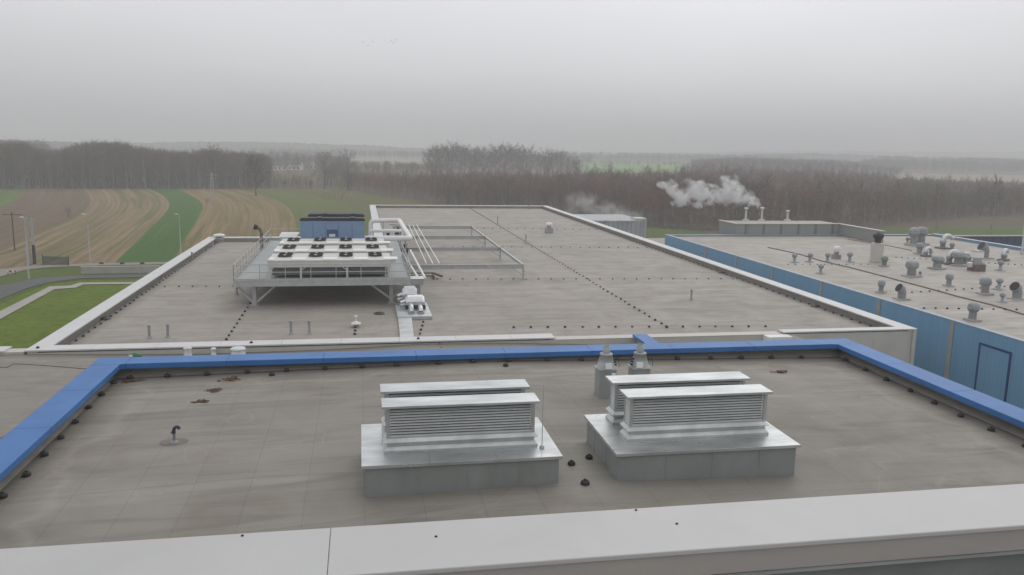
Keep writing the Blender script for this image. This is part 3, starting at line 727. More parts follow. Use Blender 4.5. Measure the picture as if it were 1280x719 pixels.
# ------------------------------------------------------------------ the blue hall
XC = 36.4; ZC = -4.05
BH = thing('blue_hall', 'long hall with a blue panelled wall and a pale roof full of vents', 'building', (55, 60, GZ))
def cz(x, y): return ZC+.03*nz(x, y, .2)+.25*max(0, 1-abs(x-55)/17)*0
r = MB(); grid(r, XC+.3, 72.4, 8, 94.6, 60, 90, cz); child(r, 'roof', 'roof_blue', BH)
r = MB(); r.box(XC, XC+.3, 8, 95.0, GZ, -3.90); r.box(XC+.3, 72.8, 94.6, 95.0, GZ, -3.95); r.box(72.4, 72.8, 8, 94.6, GZ, -3.80); child(r, 'wall', 'wall_blue', BH)
r = MB(); r.box(XC-.03, XC+.38, 8, 95.1, -3.90, -3.84); r.box(XC+.4, 72.9, 94.5, 95.1, -3.95, -3.88)
child(r, 'coping', mat('coping_grey_blue', (.30, .36, .42), .45, 0, .06, 1), BH, .008)
r = MB(); r.box(72.3, 72.9, 8, 94.4, -3.8, -3.72); child(r, 'coping', mat('coping_pale_blue', (.42, .47, .53), .45, 0, .06, 1), BH, .008)
for px, py in ((1188, 430), (1097, 400), (1026, 365), (965, 345), (920, 330), (882, 315)):
    yy_ = atX(px, py, XC).y
    r = MB(); r.box(XC-.05, XC-.001, yy_-.19, yy_+.19, GZ, -3.92); child(r, 'pilaster', 'pilaster', BH)
a = atX(1225, 428, XC); b_ = atX(1265, 442, XC)
r = MB(); y0, y1 = b_.y, a.y
r.box(XC-.06, XC-.002, y0, y1, -4.80, -4.67); r.box(XC-.06, XC-.002, y0, y0+.12, -9.2, -4.80); r.box(XC-.06, XC-.002, y1-.12, y1, -9.2, -4.80); r.box(XC-.06, XC-.002, y0, y1, -9.33, -9.2)
dr = child(r, 'door_frame', 'line_blue', BH)
r = MB(); r.box(XC-.03, XC-.001, y0+.12, y1-.12, -9.2, -4.8); child(r, 'door', 'wall_blue', BH)

# raised grey plant block at the far end, with its screen wall
PB = thing('plant_block', 'grey panelled plant block at the far end of the pale roof below the flues', 'building', (52, 100, GZ))
r = MB(); grid(r, 45.9, 59.7, 95.2, 99.6, 10, 8, lambda x, y: -2.62); child(r, 'roof', 'roof_blue', PB)
r = MB(); r.prism([(45.6, 95.2), (47.4, 95.2), (47.4, 100), (45.6, 100)], GZ, -2.6); r.box(47.4, 60.0, 95.15, 95.5, GZ, -2.6); r.box(47.4, 60, 99.6, 100, GZ, -2.6); r.box(59.7, 60.0, 86.5, 99.6, -4.0, -2.62)
child(r, 'wall', ribbed('panel_grey_block', (.27, .28, .275), 2.35, 'x', .5, .4), PB)
r = MB(); r.box(45.5, 60.1, 95.05, 95.6, -2.6, -2.5); r.box(59.6, 60.15, 86.4, 95.04, -2.62, -2.54); r.box(45.5, 45.9, 95.6, 100.1, -2.6, -2.5); child(r, 'coping', 'trim_pale', PB)

# blue slatted building further right
SB = thing('slatted_fence', 'dark blue slatted fence with pale top rail behind the far right roof edge', 'fence', (95, 96, GZ))
a = at(1222, 299.5, -4.2)
r = MB(); r.box(a.x, a.x+50, a.y+4, a.y+4.3, GZ, -4.25); child(r, 'slats', 'wall_blue_dark', SB)
r = MB(); r.box(a.x-.1, a.x+50.1, a.y+3.9, a.y+4.4, -4.25, -4.12); child(r, 'rail', 'trim_pale', SB)
q = at(1277, 318, ZC)
r = MB(); r.lathe([(.16, 0), (.16, .3), (.11, .35), (.10, 4.4), (.0, 4.45)], (0, 0, 0), 12)
t = tag(r.build('mast', 'lamp_pole', None, 0, q), 'plain pale grey mast standing at the far right edge of the vent roof', 'mast')

# small pale shed beyond the hall
ES = thing('shed', 'pale blue grey shed showing just over the hall coping beside drifting smoke', 'building', (0, 0, 0))
YS = 152
a = atY(741, 276, YS); b_ = atY(806, 276, YS)
r = MB(); r.box(a.x-6, b_.x, YS, YS+14, GZ, a.z-.15); r.build('wall', ribbed('shed_sheet', (.40, .44, .46), .9, 'x', .5, .3), ES)
r = MB(); r.frustum((a.x-6.2, b_.x+.15, YS-.3, YS+14.3, a.z-.15), (a.x-6.2, b_.x+.15, YS-.3, YS+14.3, a.z+.05)); r.build('roof', 'shed_roof', ES)
r = MB(); r.box(b_.x-1.9, b_.x+.25, YS-.4, YS+3, a.z+.05, a.z+.5); r.build('roof_box', 'trim_pale', ES)
r = MB(); r.box(b_.x-.1, b_.x+.22, YS-.36, YS-.28, GZ, a.z-.15); r.build('corner_trim', 'trim_pale', ES)

# viewer's parapet
VP = thing('parapet', 'wide pale grey coping of the parapet in the foreground', 'parapet', (2, 4, 4.1))
zf = 4.4
yf = at(640, 645, zf).y; yn = at(640, 704, zf).y
seam = at(411, 690, zf).x
r = MB()
for x0, x1 in ((-9, seam-.003-3), (seam-2.997, seam-.0008), (seam+.0008, seam+5.2), (seam+5.206, 12)): r.box(x0, x1, yn, yf, zf-.028, zf)
child(r, 'coping', 'cap_front', VP, .006)
r = MB(); r.box(-9, 12, yn+.015, yn+.02+.03, zf-.155, zf-.03); r.box(-9, 12, yf-.05, yf-.02, zf-.155, zf-.03); child(r, 'fascia', 'fascia', VP, .002)
r = MB(); r.box(-9, 12, yn+.05, yf-.052, -4.1, zf-.032); child(r, 'wall', mat('membrane_dark', (.20, .215, .21), .7, 0, .1, 3), VP)
r = MB(); r.box(-9, 12, yn-.0, yn+.03, zf-.17, zf-.158); child(r, 'drip_edge', 'galv_dull', VP)
# specks of dirt and bolts on the coping
sheet('terrace', [(-9, -4), (12, -4), (12, yn+.045), (-9, yn+.045)], zf-.62, 'upstand')
for px, py in ((545, 671), (846, 655), (795, 638), (303, 670)):
    q = at(px, py, zf); r = MB(); r.lathe([(.0075, 0), (.0075, .004), (.003, .007), (0, .0075)], (0, 0, 0), 8)
    tag(r.build('screw', 'black', None, 0, q), 'small dark screw head on the pale coping in the foreground', 'screw', 'screws in the foreground coping')

# ------------------------------------------------------------------ louvred ventilators
def ventilator(label, x0, x1, y0, y1, h0, h1):
    t = thing('louvred_ventilator', label, 'roof vent', ((x0+x1)/2, (y0+y1)/2, .15))
    zl = .75
    r = MB(); r.box(x0+.06, x1-.06, y0+.06, y1-.06, 0, zl-.02)
    for fx_ in (.27, .52, .78): r.box(x0+(x1-x0)*fx_, x0+(x1-x0)*fx_+.035, y0+.052, y0+.062, 0, zl-.065)
    for fy_ in (.35, .7): r.box(x0+.052, x0+.062, y0+(y1-y0)*fy_, y0+(y1-y0)*fy_+.035, 0, zl-.065)
    child(r, 'curb', 'galv_dull', t)
    r = MB(); n = 3
    for i in range(n):
        a_ = x0+(x1-x0)*i/n; r.box(a_+(.003 if i else 0), a_+(x1-x0)/n, y0, y1, zl-.02, zl)
    r.box(x0, x1, y0, y0+.012, zl-.06, zl-.021); r.box(x0, x0+.012, y0+.013, y1, zl-.06, zl-.021); r.box(x1-.012, x1, y0+.013, y1, zl-.06, zl-.021)
    child(r, 'lid', 'galv_top', t, .003)
    for yh in (h0, h1):
        hx0, hx1 = t_h = (x0+.46, x1-.42); hy0, hy1 = yh, yh+.38
        e = .055
        r = MB()
        r.frustum((hx0-e, hx1+e, hy0-e, hy1+e, zl+.001), (hx0-e, hx1+e, hy0-e, hy1+e, zl+.05))
        r.frustum((hx0-e, hx1+e, hy0-e, hy1+e, zl+.05), (hx0, hx1, hy0, hy1, zl+.12))
        r.box(hx0, hx1, hy0, hy1, zl+.12, zl+.20)
        r.frustum((hx0-.06, hx1+.06, hy0-.06, hy1+.06, zl+.20), (hx0-.06, hx1+.06, hy0-.06, hy1+.06, zl+.21))
        r.frustum((hx0-.06, hx1+.06, hy0-.06, hy1+.06, zl+.21), (hx0, hx1, hy0, hy1, zl+.27))
        hood = child(r, 'hood', 'galv', t, .004)
        z0, z1 = zl+.27, 1.64
        r = MB()   # corner posts and head rail
        pw = .06
        for cx_, cy_ in ((hx0, hy0), (hx1-pw, hy0), (hx0, hy1-.035), (hx1-pw, hy1-.035)): r.box(cx_, cx_+pw, cy_, cy_+.035, z0, z1)
        for (a0, a1, b0__, b1__) in ((hx0+pw, hx1-pw, hy0+.004, hy0+.03), (hx0+pw, hx1-pw, hy1-.03, hy1-.004), (hx0+.004, hx0+.03, hy0+.035, hy1-.035), (hx1-.03, hx1-.004, hy0+.035, hy1-.035)):
            r.box(a0, a1, b0__, b1__, z1-.05, z1); r.box(a0, a1, b0__, b1__, z0, z0+.03)
        f = r.build('frame', 'galv', hood)
        r = MB(); r.box(hx0+.08, hx1-.08, hy0+.07, hy1-.07, z0, z1-.01); r.build('shade_core', 'black', hood)  # black core standing in for the shade seen between the slats
        nb = 10; zz0 = z0+.035; step = (z1-.05-zz0)/nb
        r = MB()
        for i in range(nb):
            za = zz0+i*step; zb_ = za+step*.40; th = .005
            def blade(p, q_, ox, oy):   # slat sloping up and inward
                r.add([(p[0], p[1], za), (q_[0], q_[1], za), (q_[0]+ox, q_[1]+oy, zb_), (p[0]+ox, p[1]+oy, zb_),
                       (p[0], p[1], za-th), (q_[0], q_[1], za-th), (q_[0]+ox, q_[1]+oy, zb_-th), (p[0]+ox, p[1]+oy, zb_-th)],
                      [(0, 1, 2, 3), (7, 6, 5, 4), (0, 4, 5, 1), (1, 5, 6, 2), (2, 6, 7, 3), (3, 7, 4, 0)])
                r.box(min(p[0], q_[0])-(0.001), max(p[0], q_[0])+.001, min(p[1], q_[1])-.004, max(p[1], q_[1])+.004, za-.006, za+.004) if p[1] == q_[1] else r.box(p[0]-.004, p[0]+.004, min(p[1], q_[1]), max(p[1], q_[1]), za-.006, za+.004)
            blade((hx0+pw, hy0+.01), (hx1-pw, hy0+.01), 0, .030); blade((hx1-pw, hy1-.01), (hx0+pw, hy1-.01), 0, -.030)
            blade((hx0+.01, hy1-.035), (hx0+.01, hy0+.035), .014, 0); blade((hx1-.01, hy0+.035), (hx1-.01, hy1-.035), -.014, 0)
        r.build('louvre_blades', 'slat', hood)
        r = MB(); r.box(hx0-.08, hx1+.08, hy0-.07, hy1+.10, z1, z1+.018)
        r.box(hx0-.08, hx1+.08, hy0-.07, hy0-.062, z1-.03, z1); r.box(hx0-.08, hx0-.072, hy0-.06, hy1+.08, z1-.03, z1); r.box(hx1+.072, hx1+.08, hy0-.06, hy1+.08, z1-.03, z1)
        r.build('top_plate', 'galv_top', hood, .003)
    return t
ventilator('left louvred metal ventilator with two long hoods on its sheet metal curb', -.05, 3.63, 14.12, 16.38, 14.72, 15.68)
ventilator('right louvred metal ventilator with its left side visible, nearer the two roof fans', 4.65, 8.40, 14.08, 16.40, 14.74, 15.72)

# two small fans with white labels, on a curb behind the right ventilator
for px_, lb_ in ((757, 'low grey sheet metal curb under the left small roof fan'), (799, 'low grey sheet metal curb under the right small roof fan')):
    xq = atY(px_, 467, 19.6).x
    CB = thing('fan_curb', lb_, 'curb', (xq, 19.6, .1))
    r = MB(); r.box(xq-.22, xq+.22, 19.38, 19.82, .1, .86); child(r, 'body', 'galv_dull', CB, .01)
    r = MB(); r.box(xq-.25, xq+.25, 19.35, 19.85, .86, .88); child(r, 'lid', 'galv_dull', CB, .004)
def fan_unit(px, mirror, label, rot):
    q = atY(px, 467, 19.6); q = Vector((q.x, 19.6, .88))
    t = thing('roof_fan', label, 'roof fan', q)
    r = MB(); r.lathe([(.28, 0), (.28, .015), (.235, .02), (.155, .42), (.165, .43), (.165, .46), (.10, .48)], (0, 0, 0), 28); r.build('housing', 'galv_dull', t)
    r = MB(); r.lathe([(.095, .46), (.095, .72), (.085, .72), (.085, .5)], (0, 0, 0), 20); r.build('stack', 'galv_dull', t)
    r = MB(); r.box(-.085, .085, -.012, .0, -.095, .095); o = r.build('sticker', 'white', t); o.rotation_euler = (R_(-11), 0, rot); o.location = (.236*math.sin(rot), -.236*math.cos(rot), .13)
    for k_ in range(3):
        r = MB(); r.box(-.035, .035, -.03, .03, -.025, .025); o = r.build('terminal_box', 'black', t, .006); ang = mirror
        o.location = (math.sin(ang)*(.24-.018*k_), -math.cos(ang)*(.24-.018*k_)*.6, .10+.09*k_)
    r = MB(); r.tube([(.34, 0, .0), (.36, 0, .02), (.32, .05, .35)], .006, 5); r.build('cable', 'black', t); t.scale = (1.0, 1.0, .8)
    return t
fan_unit(757, R_(75), 'left small cone shaped roof fan with white square sticker and black clips on its right', 0)
fan_unit(799, R_(-75), 'right small cone shaped roof fan with white square sticker and black clips on its left', R_(-18))
r = MB(); r.box(-.05, .05, -.05, .05, 0, .14); 
tag(r.build('junction_box', 'white', None, .008, (atY(757, 467, 19.6).x+.12, 19.32, .66)), 'small white junction box on the left fan curb', 'junction box')

# gooseneck pipe
q = at(218, 553, .05); t = thing('gooseneck_pipe', 'thin upright pipe with a dark bent head alone on the left of the near roof', 'pipe', q)
r = MB(); r.tube([(0, 0, 0), (0, 0, .22)], .03, 12).lathe([(.10, 0), (.09, .012), (.045, .03), (.03, .06)], (0, 0, 0), 20); r.build('pipe', 'cowl', t)
r = MB(); r.lathe([(.30, .010), (.29, .012), (0, .013)], (0, 0, 0), 24); o = r.build('patch', 'roof_patch', t); o.scale = (1, .75, 1)
r = MB(); r.tube([(0, 0, .2), (0, 0, .27), (.01, 0, .31), (.05, -.01, .345), (.1, -.02, .345), (.12, -.02, .30)], .036, 12); r.tube([(-.02, 0, .215), (-.02, 0, .235)], .05, 10); r.build('bent_head', mat('dark_blue_hose', (.025, .035, .06), .4, 0, .2, 5), t)

# leaf litter and rusty puddle stains
def litter(px0, px1, py, dpy, label, seed):
    rr = random.Random(seed); a_ = at(px0, py, .05); b__ = at(px1, py, .05); c_ = (a_+b__)/2; rx = (b__-a_).length/2
    ry = abs(at(px0, py-dpy, .05).y-a_.y)/2; r = MB()
    for _ in range(110):
        an = rr.uniform(0, 6.28); d = rr.random()**.6*(1.35-.75*math.sin(an*1.5+seed)**2); x = c_.x+rx*d*math.cos(an); y = c_.y+ry*d*math.sin(an); z = rz(x)+.02
        s_ = rr.uniform(.015, .05); th = rr.uniform(0, 6.28); u = Vector((math.cos(th), math.sin(th), rr.gauss(0, .15)))*s_; v = Vector((-math.sin(th), math.cos(th), rr.gauss(0, .2)))*s_*.7
        p = Vector((x, y, z+rr.random()*.012)); r.add([p-u, p-v, p+u, p+v], [(0, 1, 2, 3)])
    return tag(r.build('leaf_litter', 'leaves', None), label, 'leaves', kind='stuff')
litter(276, 300, 475, 6, 'rusty brown patch of dead leaves below the blue coping', 1)
litter(258, 278, 489, 4, 'smaller rusty patch of leaves just in front of the larger patch', 2)
litter(150, 178, 475, 4, 'line of brown leaves in the left inner corner of the near roof', 3)
litter(242, 260, 503, 3, 'faint brown leaf patch furthest from the blue coping', 4)
litter(966, 986, 465, 3, 'thin brown leaf streak near the right back corner of the near roof', 5)

# ------------------------------------------------------------------ lightning conductor blocks and wires
def clip_mesh():
    r = MB(); r.lathe([(.078, 0), (.082, .012), (.076, .042), (.06, .062), (.02, .066), (.018, .075)], (0, 0, 0), 12); r.box(-.012, .012, -.025, .025, .07, .09); return r
clip0 = clip_mesh().build('conductor_block', 'clip', None); clip_used = [False]
clips = []   # (loc, label, group)
GR = 'black conductor blocks on the roofs'
def row(pts, label, wire=True, zoff=.10, wl=None):
    for p in pts: clips.append((Vector(p), label))
    if wire and len(pts) > 1:
        r = MB(); r.tube([Vector(p)+Vector((0, 0, .082)) for p in pts], .0035 if pts[0][1] < 30 else .004, 5)
        tag(r.build('conductor_wire', 'wire', None), wl or label.replace('black conductor block', 'thin wire over the blocks'), 'wire')
def zs(px, z=None):
    p = at(px[0], px[1], .06); return Vector((p.x, p.y, rz(p.x)+.012))
row([zs(p) for p in ((-30, 660), (3, 619), (33, 592), (55, 567), (76, 545.5), (94, 526), (111, 508), (127, 492), (142, 477))], 'black conductor block in the row along the left blue coping')
xsb = [-6.2, -5.25, -4.22, -3.15, -2.1, -1.05, -.02, .95, 2.15, 3.14, 4.2, 5.35, 6.4, 7.4, 8.4, 9.42, 10.5, 11.5, 12.5, 13.52]
row([Vector((x, 23.02-(.0), rz(x)+.02)) for x in xsb], 'black conductor block in the row under the back blue coping')
row([zs(p) for p in ((1057, 449), (1082, 461), (1108, 473), (1138, 487), (1168, 502), (1201, 518), (1239, 535.5), (1282, 556))], 'black conductor block in the row along the right blue coping')
row([zs(p) for p in ((714, 589), (736, 580.5), (731, 614))], 'black conductor block on the roof between the two louvred ventilators', False)
row([zs(p) for p in ((632, 463.5), (625, 451.5))], 'black conductor block leading from the back coping to the ventilators', False)
row([zs(p) for p in ((340, 470.5), (700, 545))][:1], 'black conductor block beside the rusty leaf patch', False)
def hp(px, py, z=ZR): return at(px, py, z)+Vector((0, 0, .02))
def line(x0, y0, x1, y1, n): return [Vector((x0+(x1-x0)*i/(n-1)+random.gauss(0, .02), y0+(y1-y0)*i/(n-1)+random.gauss(0, .02), ZR+.025)) for i in range(n)]
row(line(8.8, 46.9, 24.17, 45.6, 16), 'black conductor block in the row beside the near edge of the hall roof')
row(line(3.9, 65.1, 30.4, 63.4, 27), 'black conductor block in the long row across the middle of the hall roof')
row(line(-15.1, 63.0, -8.4, 62.6, 8), 'black conductor block in the row left of the steel platform')
row(line(2.9, 42.6+1, 3.9, 51.0, 8), 'black conductor block in the short row right of the silver ducts')
row([hp(283+(316-283)*t, 425+(375-425)*t) for t in np.linspace(0, 1, 11)], 'black conductor block in the slanting row in front of the left platform leg')
row([hp(444, 410), hp(444, 414), hp(443.5, 418.5)], 'black conductor block in front of the small white capped vent')
row(line(18.05, 46.0, 18.3, 139.5, 92), 'black conductor block in the long row running away down the hall roof')
row(line(-14.95, 45.0, -14.95, 91, 45), 'black conductor block in the row inside the left coping of the hall')
row(line(30.9, 45.0, 30.9, 139, 92), 'black conductor block in the row inside the right coping of the hall')
row(line(8.5, 86.3, 30.4, 84.5, 22), 'black conductor block in the faint row beyond the pipe frame')
row(line(12.5, 105.5, 30.4, 104, 18), 'black conductor block in the faint row furthest down the hall roof')
row([at(6, 441.5, -3.95)+Vector((0, 0, .01)), at(35, 441.5, -3.95)+Vector((0, 0, .01))], 'black conductor block at the far left of the linking roof', False)
row([Vector((x, 42.75, -3.74)) for x in (-15.65, -5.6, 2.9)], 'black conductor block sitting on the white coping', False)
row([at(x, y, -4.0) for x, y in ((547, 427), (549.5, 431.5), (551.5, 436))], 'black conductor block on the linking roof just behind the blue coping', False)
row([Vector((x, y, mz(x, y)+.02)) for x, y in ((13.9, 41.3), (14.3, 40.2))], 'black conductor block in the corner beside the blue stub coping', False)
def lineC(p0, p1, n): 
    a_ = at(*p0, ZC); b__ = at(*p1, ZC); return [Vector((*(a_.lerp(b__, i/(n-1)))[:2], cz(a_.x, a_.y)+.02)) for i in range(n)]
row(lineC((1155, 386), (1285, 388), 10), 'black conductor block in the row nearest the blue wall on the pale roof', False)
row(lineC((1140, 366), (1285, 357), 15), 'black conductor block in the second row across the pale roof', False)
row(lineC((985, 331), (1085, 331), 12), 'black conductor block in the row by the small stubs on the pale roof', False)
row(lineC((1120, 322), (1285, 332), 22), 'black conductor block in the far row among the cowls on the pale roof', False)
clips.sort(key=lambda c: (c[0]-Vector((0, 0, H))).length)
for i, (p, lb) in enumerate(clips[:295]):
    o = clip0 if i == 0 else clip0.copy()
    if i: COL.objects.link(o)
    o.location = p; o.rotation_euler = (0, 0, random.uniform(0, 6.28)); o['label'] = lb; o['category'] = 'conductor block'; o['group'] = GR
    s_ = random.uniform(.92, 1.1)*(.82 if p.y > 60 else 1); o.scale = (s_, s_, s_)
rest = MB()
for p, lb in clips[295:]: rest.lathe([(.078, 0), (.082, .012), (.076, .042), (.03, .07)], p, 8)
tag(rest.build('conductor_block', 'clip', None), 'rows of tiny black blocks far down the grey hall roof', 'conductor block', GR, 'stuff')

# lightning rods
def rod(loc, h, label, r0=.008):
    r = MB(); r.tube([(0, 0, 0), (0, 0, h)], r0, 6); r.lathe([(.05, 0), (.05, .03), (.012, .06)], (0, 0, 0), 10)
    return tag(r.build('lightning_rod', 'steel', None, 0, loc), label, 'lightning rod')
rod((3.33, 14.58, .75), 1.25, 'thin upright rod at the right end of the left louvred ventilator')

# ------------------------------------------------------------------ small things on the middle roof
def dome(px, py, rad, h, label):
    q = at(px, py, -4.12); t = thing('roof_dome', label, 'skylight', Vector((q.x, q.y, mz(q.x, q.y))))
    r = MB(); r.lathe([(rad*1.15, 0), (rad*1.15, .03), (rad, .05), (rad*.95, h*.8)], (0, 0, 0), 20); r.build('collar', 'galv', t)
    r = MB(); r.lathe([(rad*1.05, h*.8), (rad*1.02, h*.87), (rad*.7, h*.98), (0, h)], (0, 0, 0), 20); r.build('cap', 'dome', t); return t
dome(235, 446, .20, .55, 'slim white capped vent pipe behind the blue coping, nearest the green bag')
dome(267, 443, .13, .38, 'small plain white pipe stub between the two larger white caps')
dome(298, 445.5, .36, .5, 'widest white domed cap behind the blue coping')
q = at(169, 447, -4.05); r = MB(); bm_pts = [(-.32, .0), (-.2, .12), (0, .19), (.15, .12), (.33, .05)]
r.tube([(-.30, 0, .07), (-.18, .03, .12), (0, 0, .15), (.16, -.02, .12), (.32, .02, .06)], [.03, .11, .14, .12, .03], 10)
t = thing('rubble_bag', 'crumpled green bag with a white patch lying on the linking roof', 'bag', Vector((q.x, q.y, mz(q.x, q.y)))); r.build('bag', 'green_thing', t)
r = MB(); r.box(-.26, -.08, -.13, -.10, .1, .2); r.build('patch', 'white', t, .01)
q = atY(957, 428, 42.0)
LG = thing('ledge_box', 'white box with a grey sloping cover fixed on the hall wall behind the blue coping', 'box', (q.x+1.1, 42.0, q.z-.05))
r = MB(); r.box(-1.1, .35, -.35, .33, 0, .42); r.build('box', 'white', LG, .02)
r = MB(); r.frustum((.37, 1.5, -.3, .33, .05), (.37, .7, .1, .33, .4)); r.build('cover', 'stone', LG, .02)
# crack-like cable on the middle roof
r = MB(); pts = [at(x, y, -3.93) for x, y in ((-20, 461), (0, 459), (9, 459), (17, 454.5), (40, 455), (80, 457), (105, 458.5), (118, 458))]
r.tube([(p.x, p.y, mz(p.x, p.y)+.015) for p in pts], .012, 5); tag(r.build('cable', 'black', None), 'thin dark cable lying across the linking roof at the left', 'cable')
r = MB(); pts = [at(x, y, -4.0) for x, y in ((-20, 552), (0, 547), (8, 543), (18, 541))]
r.tube([(p.x, p.y, mz(p.x, p.y)+.015) for p in pts], .01, 5); tag(r.build('cable', 'black', None), 'short dark cable beside the blue coping at the left edge', 'cable')

# ------------------------------------------------------------------ vents on the grey hall
def post_vent(loc, h, label, rad=.07, cap=None, group=None):
    t = thing('vent_post', label, 'vent pipe', loc, group)
    r = MB(); r.lathe([(rad*2.2, 0), (rad*2.0, .03), (rad*1.2, .10), (rad, .14), (rad, h*.9)], (0, 0, 0), 14); r.build('pipe', 'cowl', t)
    r = MB(); r.lathe([(rad*1.3, h*.9), (rad*1.35, h*.95), (rad*.9, h), (0, h*1.01)], (0, 0, 0), 14); r.build('cap', cap or 'cowl', t); return t
for px, py, pt, lb in ((187, 423, 406, 'leftmost thin grey vent post near the left end of the hall roof'), (210, 422, 405, 'second thin grey vent post from the left on the hall roof'),
                       (364, 417.5, 401, 'left post of the pair in front of the steel platform'), (387, 417.5, 400.5, 'right post of the pair in front of the steel platform'),
                       (864, 375, 362, 'lone grey vent post in the right half of the hall roof'), (657, 305, 293, 'grey vent post beside the long row of blocks, left of the white capped vent'),
                       (622, 280, 270.5, 'farther grey vent post beside the long row of blocks'), (661, 262, 257, 'tiny vent post by the far coping of the hall'),
                       (296, 368.8-0, 359-0, 'short dark post beside the left end of the platform'), (203, 348, 343, 'tiny pipe stub between left coping and platform'), (266, 309, 301, 'thin post inside the far left coping of the hall'), (240, 325, 315, 'thin post along the left coping of the hall')):
    q = at(px, py, ZR); h = atY(px, pt, q.y).z-ZR; post_vent(q, h, lb)
def box_vent(px, py, pt, wpx, label, fin='white'):
    q = at(px, py, ZR); h = atY(px, pt, q.y).z-ZR; w_ = wpx/F*q.y/2
    t = thing('roof_vent', label, 'roof vent', q)
    r = MB(); r.box(-w_, w_, -w_, w_, 0, h*.45); r.build('curb', 'galv_dull', t, .01)
    r = MB(); r.lathe([(w_*.55, h*.45), (w_*.55, h*.62)], (0, 0, 0), 16); r.build('neck', 'cowl', t)
    r = MB(); r.lathe([(w_*.9, h*.62), (w_*1.15, h*.7), (w_*.9, h*.86), (w_*.3, h*.93), (0, h*.94)], (0, 0, 0), 20); r.build('cap', fin, t); return t
box_vent(686, 291, 277, 9, 'white capped square vent alone on the far part of the hall roof')
box_vent(274, 302, 291.5, 13, 'white topped box vent at the far left corner of the hall')
q = at(445, 408.5, ZR); t = thing('capped_vent', 'white disc vent with a thin stalk in front of the steel platform', 'roof vent', q)
r = MB(); r.lathe([(.16, 0), (.15, .18)], (0, 0, 0), 16); r.build('curb', 'galv_dull', t)
r = MB(); r.lathe([(.3, .18), (.3, .22), (.12, .30), (.06, .34)], (0, 0, 0), 20); r.build('disc', 'white', t)
r = MB(); r.lathe([(.05, .34), (.05, .55), (.1, .58), (.1, .66), (0, .7)], (0, 0, 0), 14); r.build('stalk', 'white', t)
for px, py, s_, lb in ((474, 392, .3, 'dark round drain near the right platform leg'), (131, 398.5, .3, 'dark drain cover near the left coping of the hall'), (203, 347, .25, 'dark drain cover at the left of the hall roof'), (902, 340.8, .28, 'dark drain cover near the right coping, farther one'), (1019, 382.7, .28, 'dark drain cover near the right coping, nearer one')):
    q = at(px, py, ZR+.03); r = MB(); r.lathe([(s_*1.2, 0), (s_, .04), (s_*.6, .09), (0, .1)], (0, 0, 0), 14); tag(r.build('roof_drain', 'black', None, 0, q), lb, 'drain')

# ------------------------------------------------------------------ steel platform with condensers
PX0, PX1, PY0, PY1, PZ = -8.15, 3.25, 54.6, 77.5, -2.46
PL = thing('steel_platform', 'raised galvanised steel platform carrying the white condensers and blue chillers', 'platform', (-2.5, 65, ZR))
r = MB(); r.box(PX0+.05, PX1-.05, PY0+.05, PY1, PZ-.05, PZ); child(r, 'deck', 'steel_deck', PL)
r = MB(); r.box(PX0, PX1, PY0-.06, PY0+.04, PZ-.36, PZ+.02); r.box(PX0, PX0+.1, PY0+.05, PY1, PZ-.36, PZ+.02); r.box(PX1-.1, PX1, PY0+.05, PY1, PZ-.36, PZ+.02)
r.box(PX0, PX1, PY0-.09, PY0-.062, PZ-.02, PZ+.03); r.box(PX0, PX1, PY0-.09, PY0-.062, PZ-.37, PZ-.33)
for y in (60, 66, 72): r.box(PX0+.1, PX1-.1, y, y+.15, PZ-.3, PZ-.06)
child(r, 'beam', 'steel', PL, .006)
for yl in (55.4, 65, 75):
    for lx in (-6.95, 1.95):
        r = MB(); r.box(lx-.13, lx+.13, yl-.13, yl+.13, ZR, PZ-.36); r.box(lx-.25, lx+.25, yl-.25, yl+.25, ZR, ZR+.05); child(r, 'leg', 'steel', PL, .006)
        for dx, dy in ((-1.15, 0), (1.45, 0), (0, 1.3)):
            if lx < 0 or dx > -2: r = MB(); r.bar((lx+dx*.08, yl+dy*.1, ZR+.18), (lx+(dx if lx < 0 else -dx), yl+dy, PZ-.36), .13, .13); child(r, 'brace', 'steel', PL)
# railing
def rail(pts, name='railing'):
    r = MB(); hh = 1.05
    for a_, b__ in zip(pts, pts[1:]):
        a_ = Vector(a_); b__ = Vector(b__); n = max(1, round((b__-a_).length/1.55))
        for i in range(n+1):
            p = a_.lerp(b__, i/n); r.tube([p, p+Vector((0, 0, hh))], .026, 6)
        for z in (hh, hh*.52): r.tube([a_+Vector((0, 0, z)), b__+Vector((0, 0, z))], .026, 6)
        r.bar(a_+Vector((0, 0, .07)), b__+Vector((0, 0, .07)), .012, .12)
    return child(r, name, 'steel', PL)
rail([(PX0+.06, PY0, PZ), (PX1-.08, PY0, PZ)]); rail([(PX0+.06, PY0, PZ), (PX0+.06, PY1, PZ)]); rail([(PX0+.06, PY1, PZ), (-5.4, PY1, PZ)]); rail([(PX1-.06, PY0+.3, PZ), (PX1-.06, 66, PZ)])

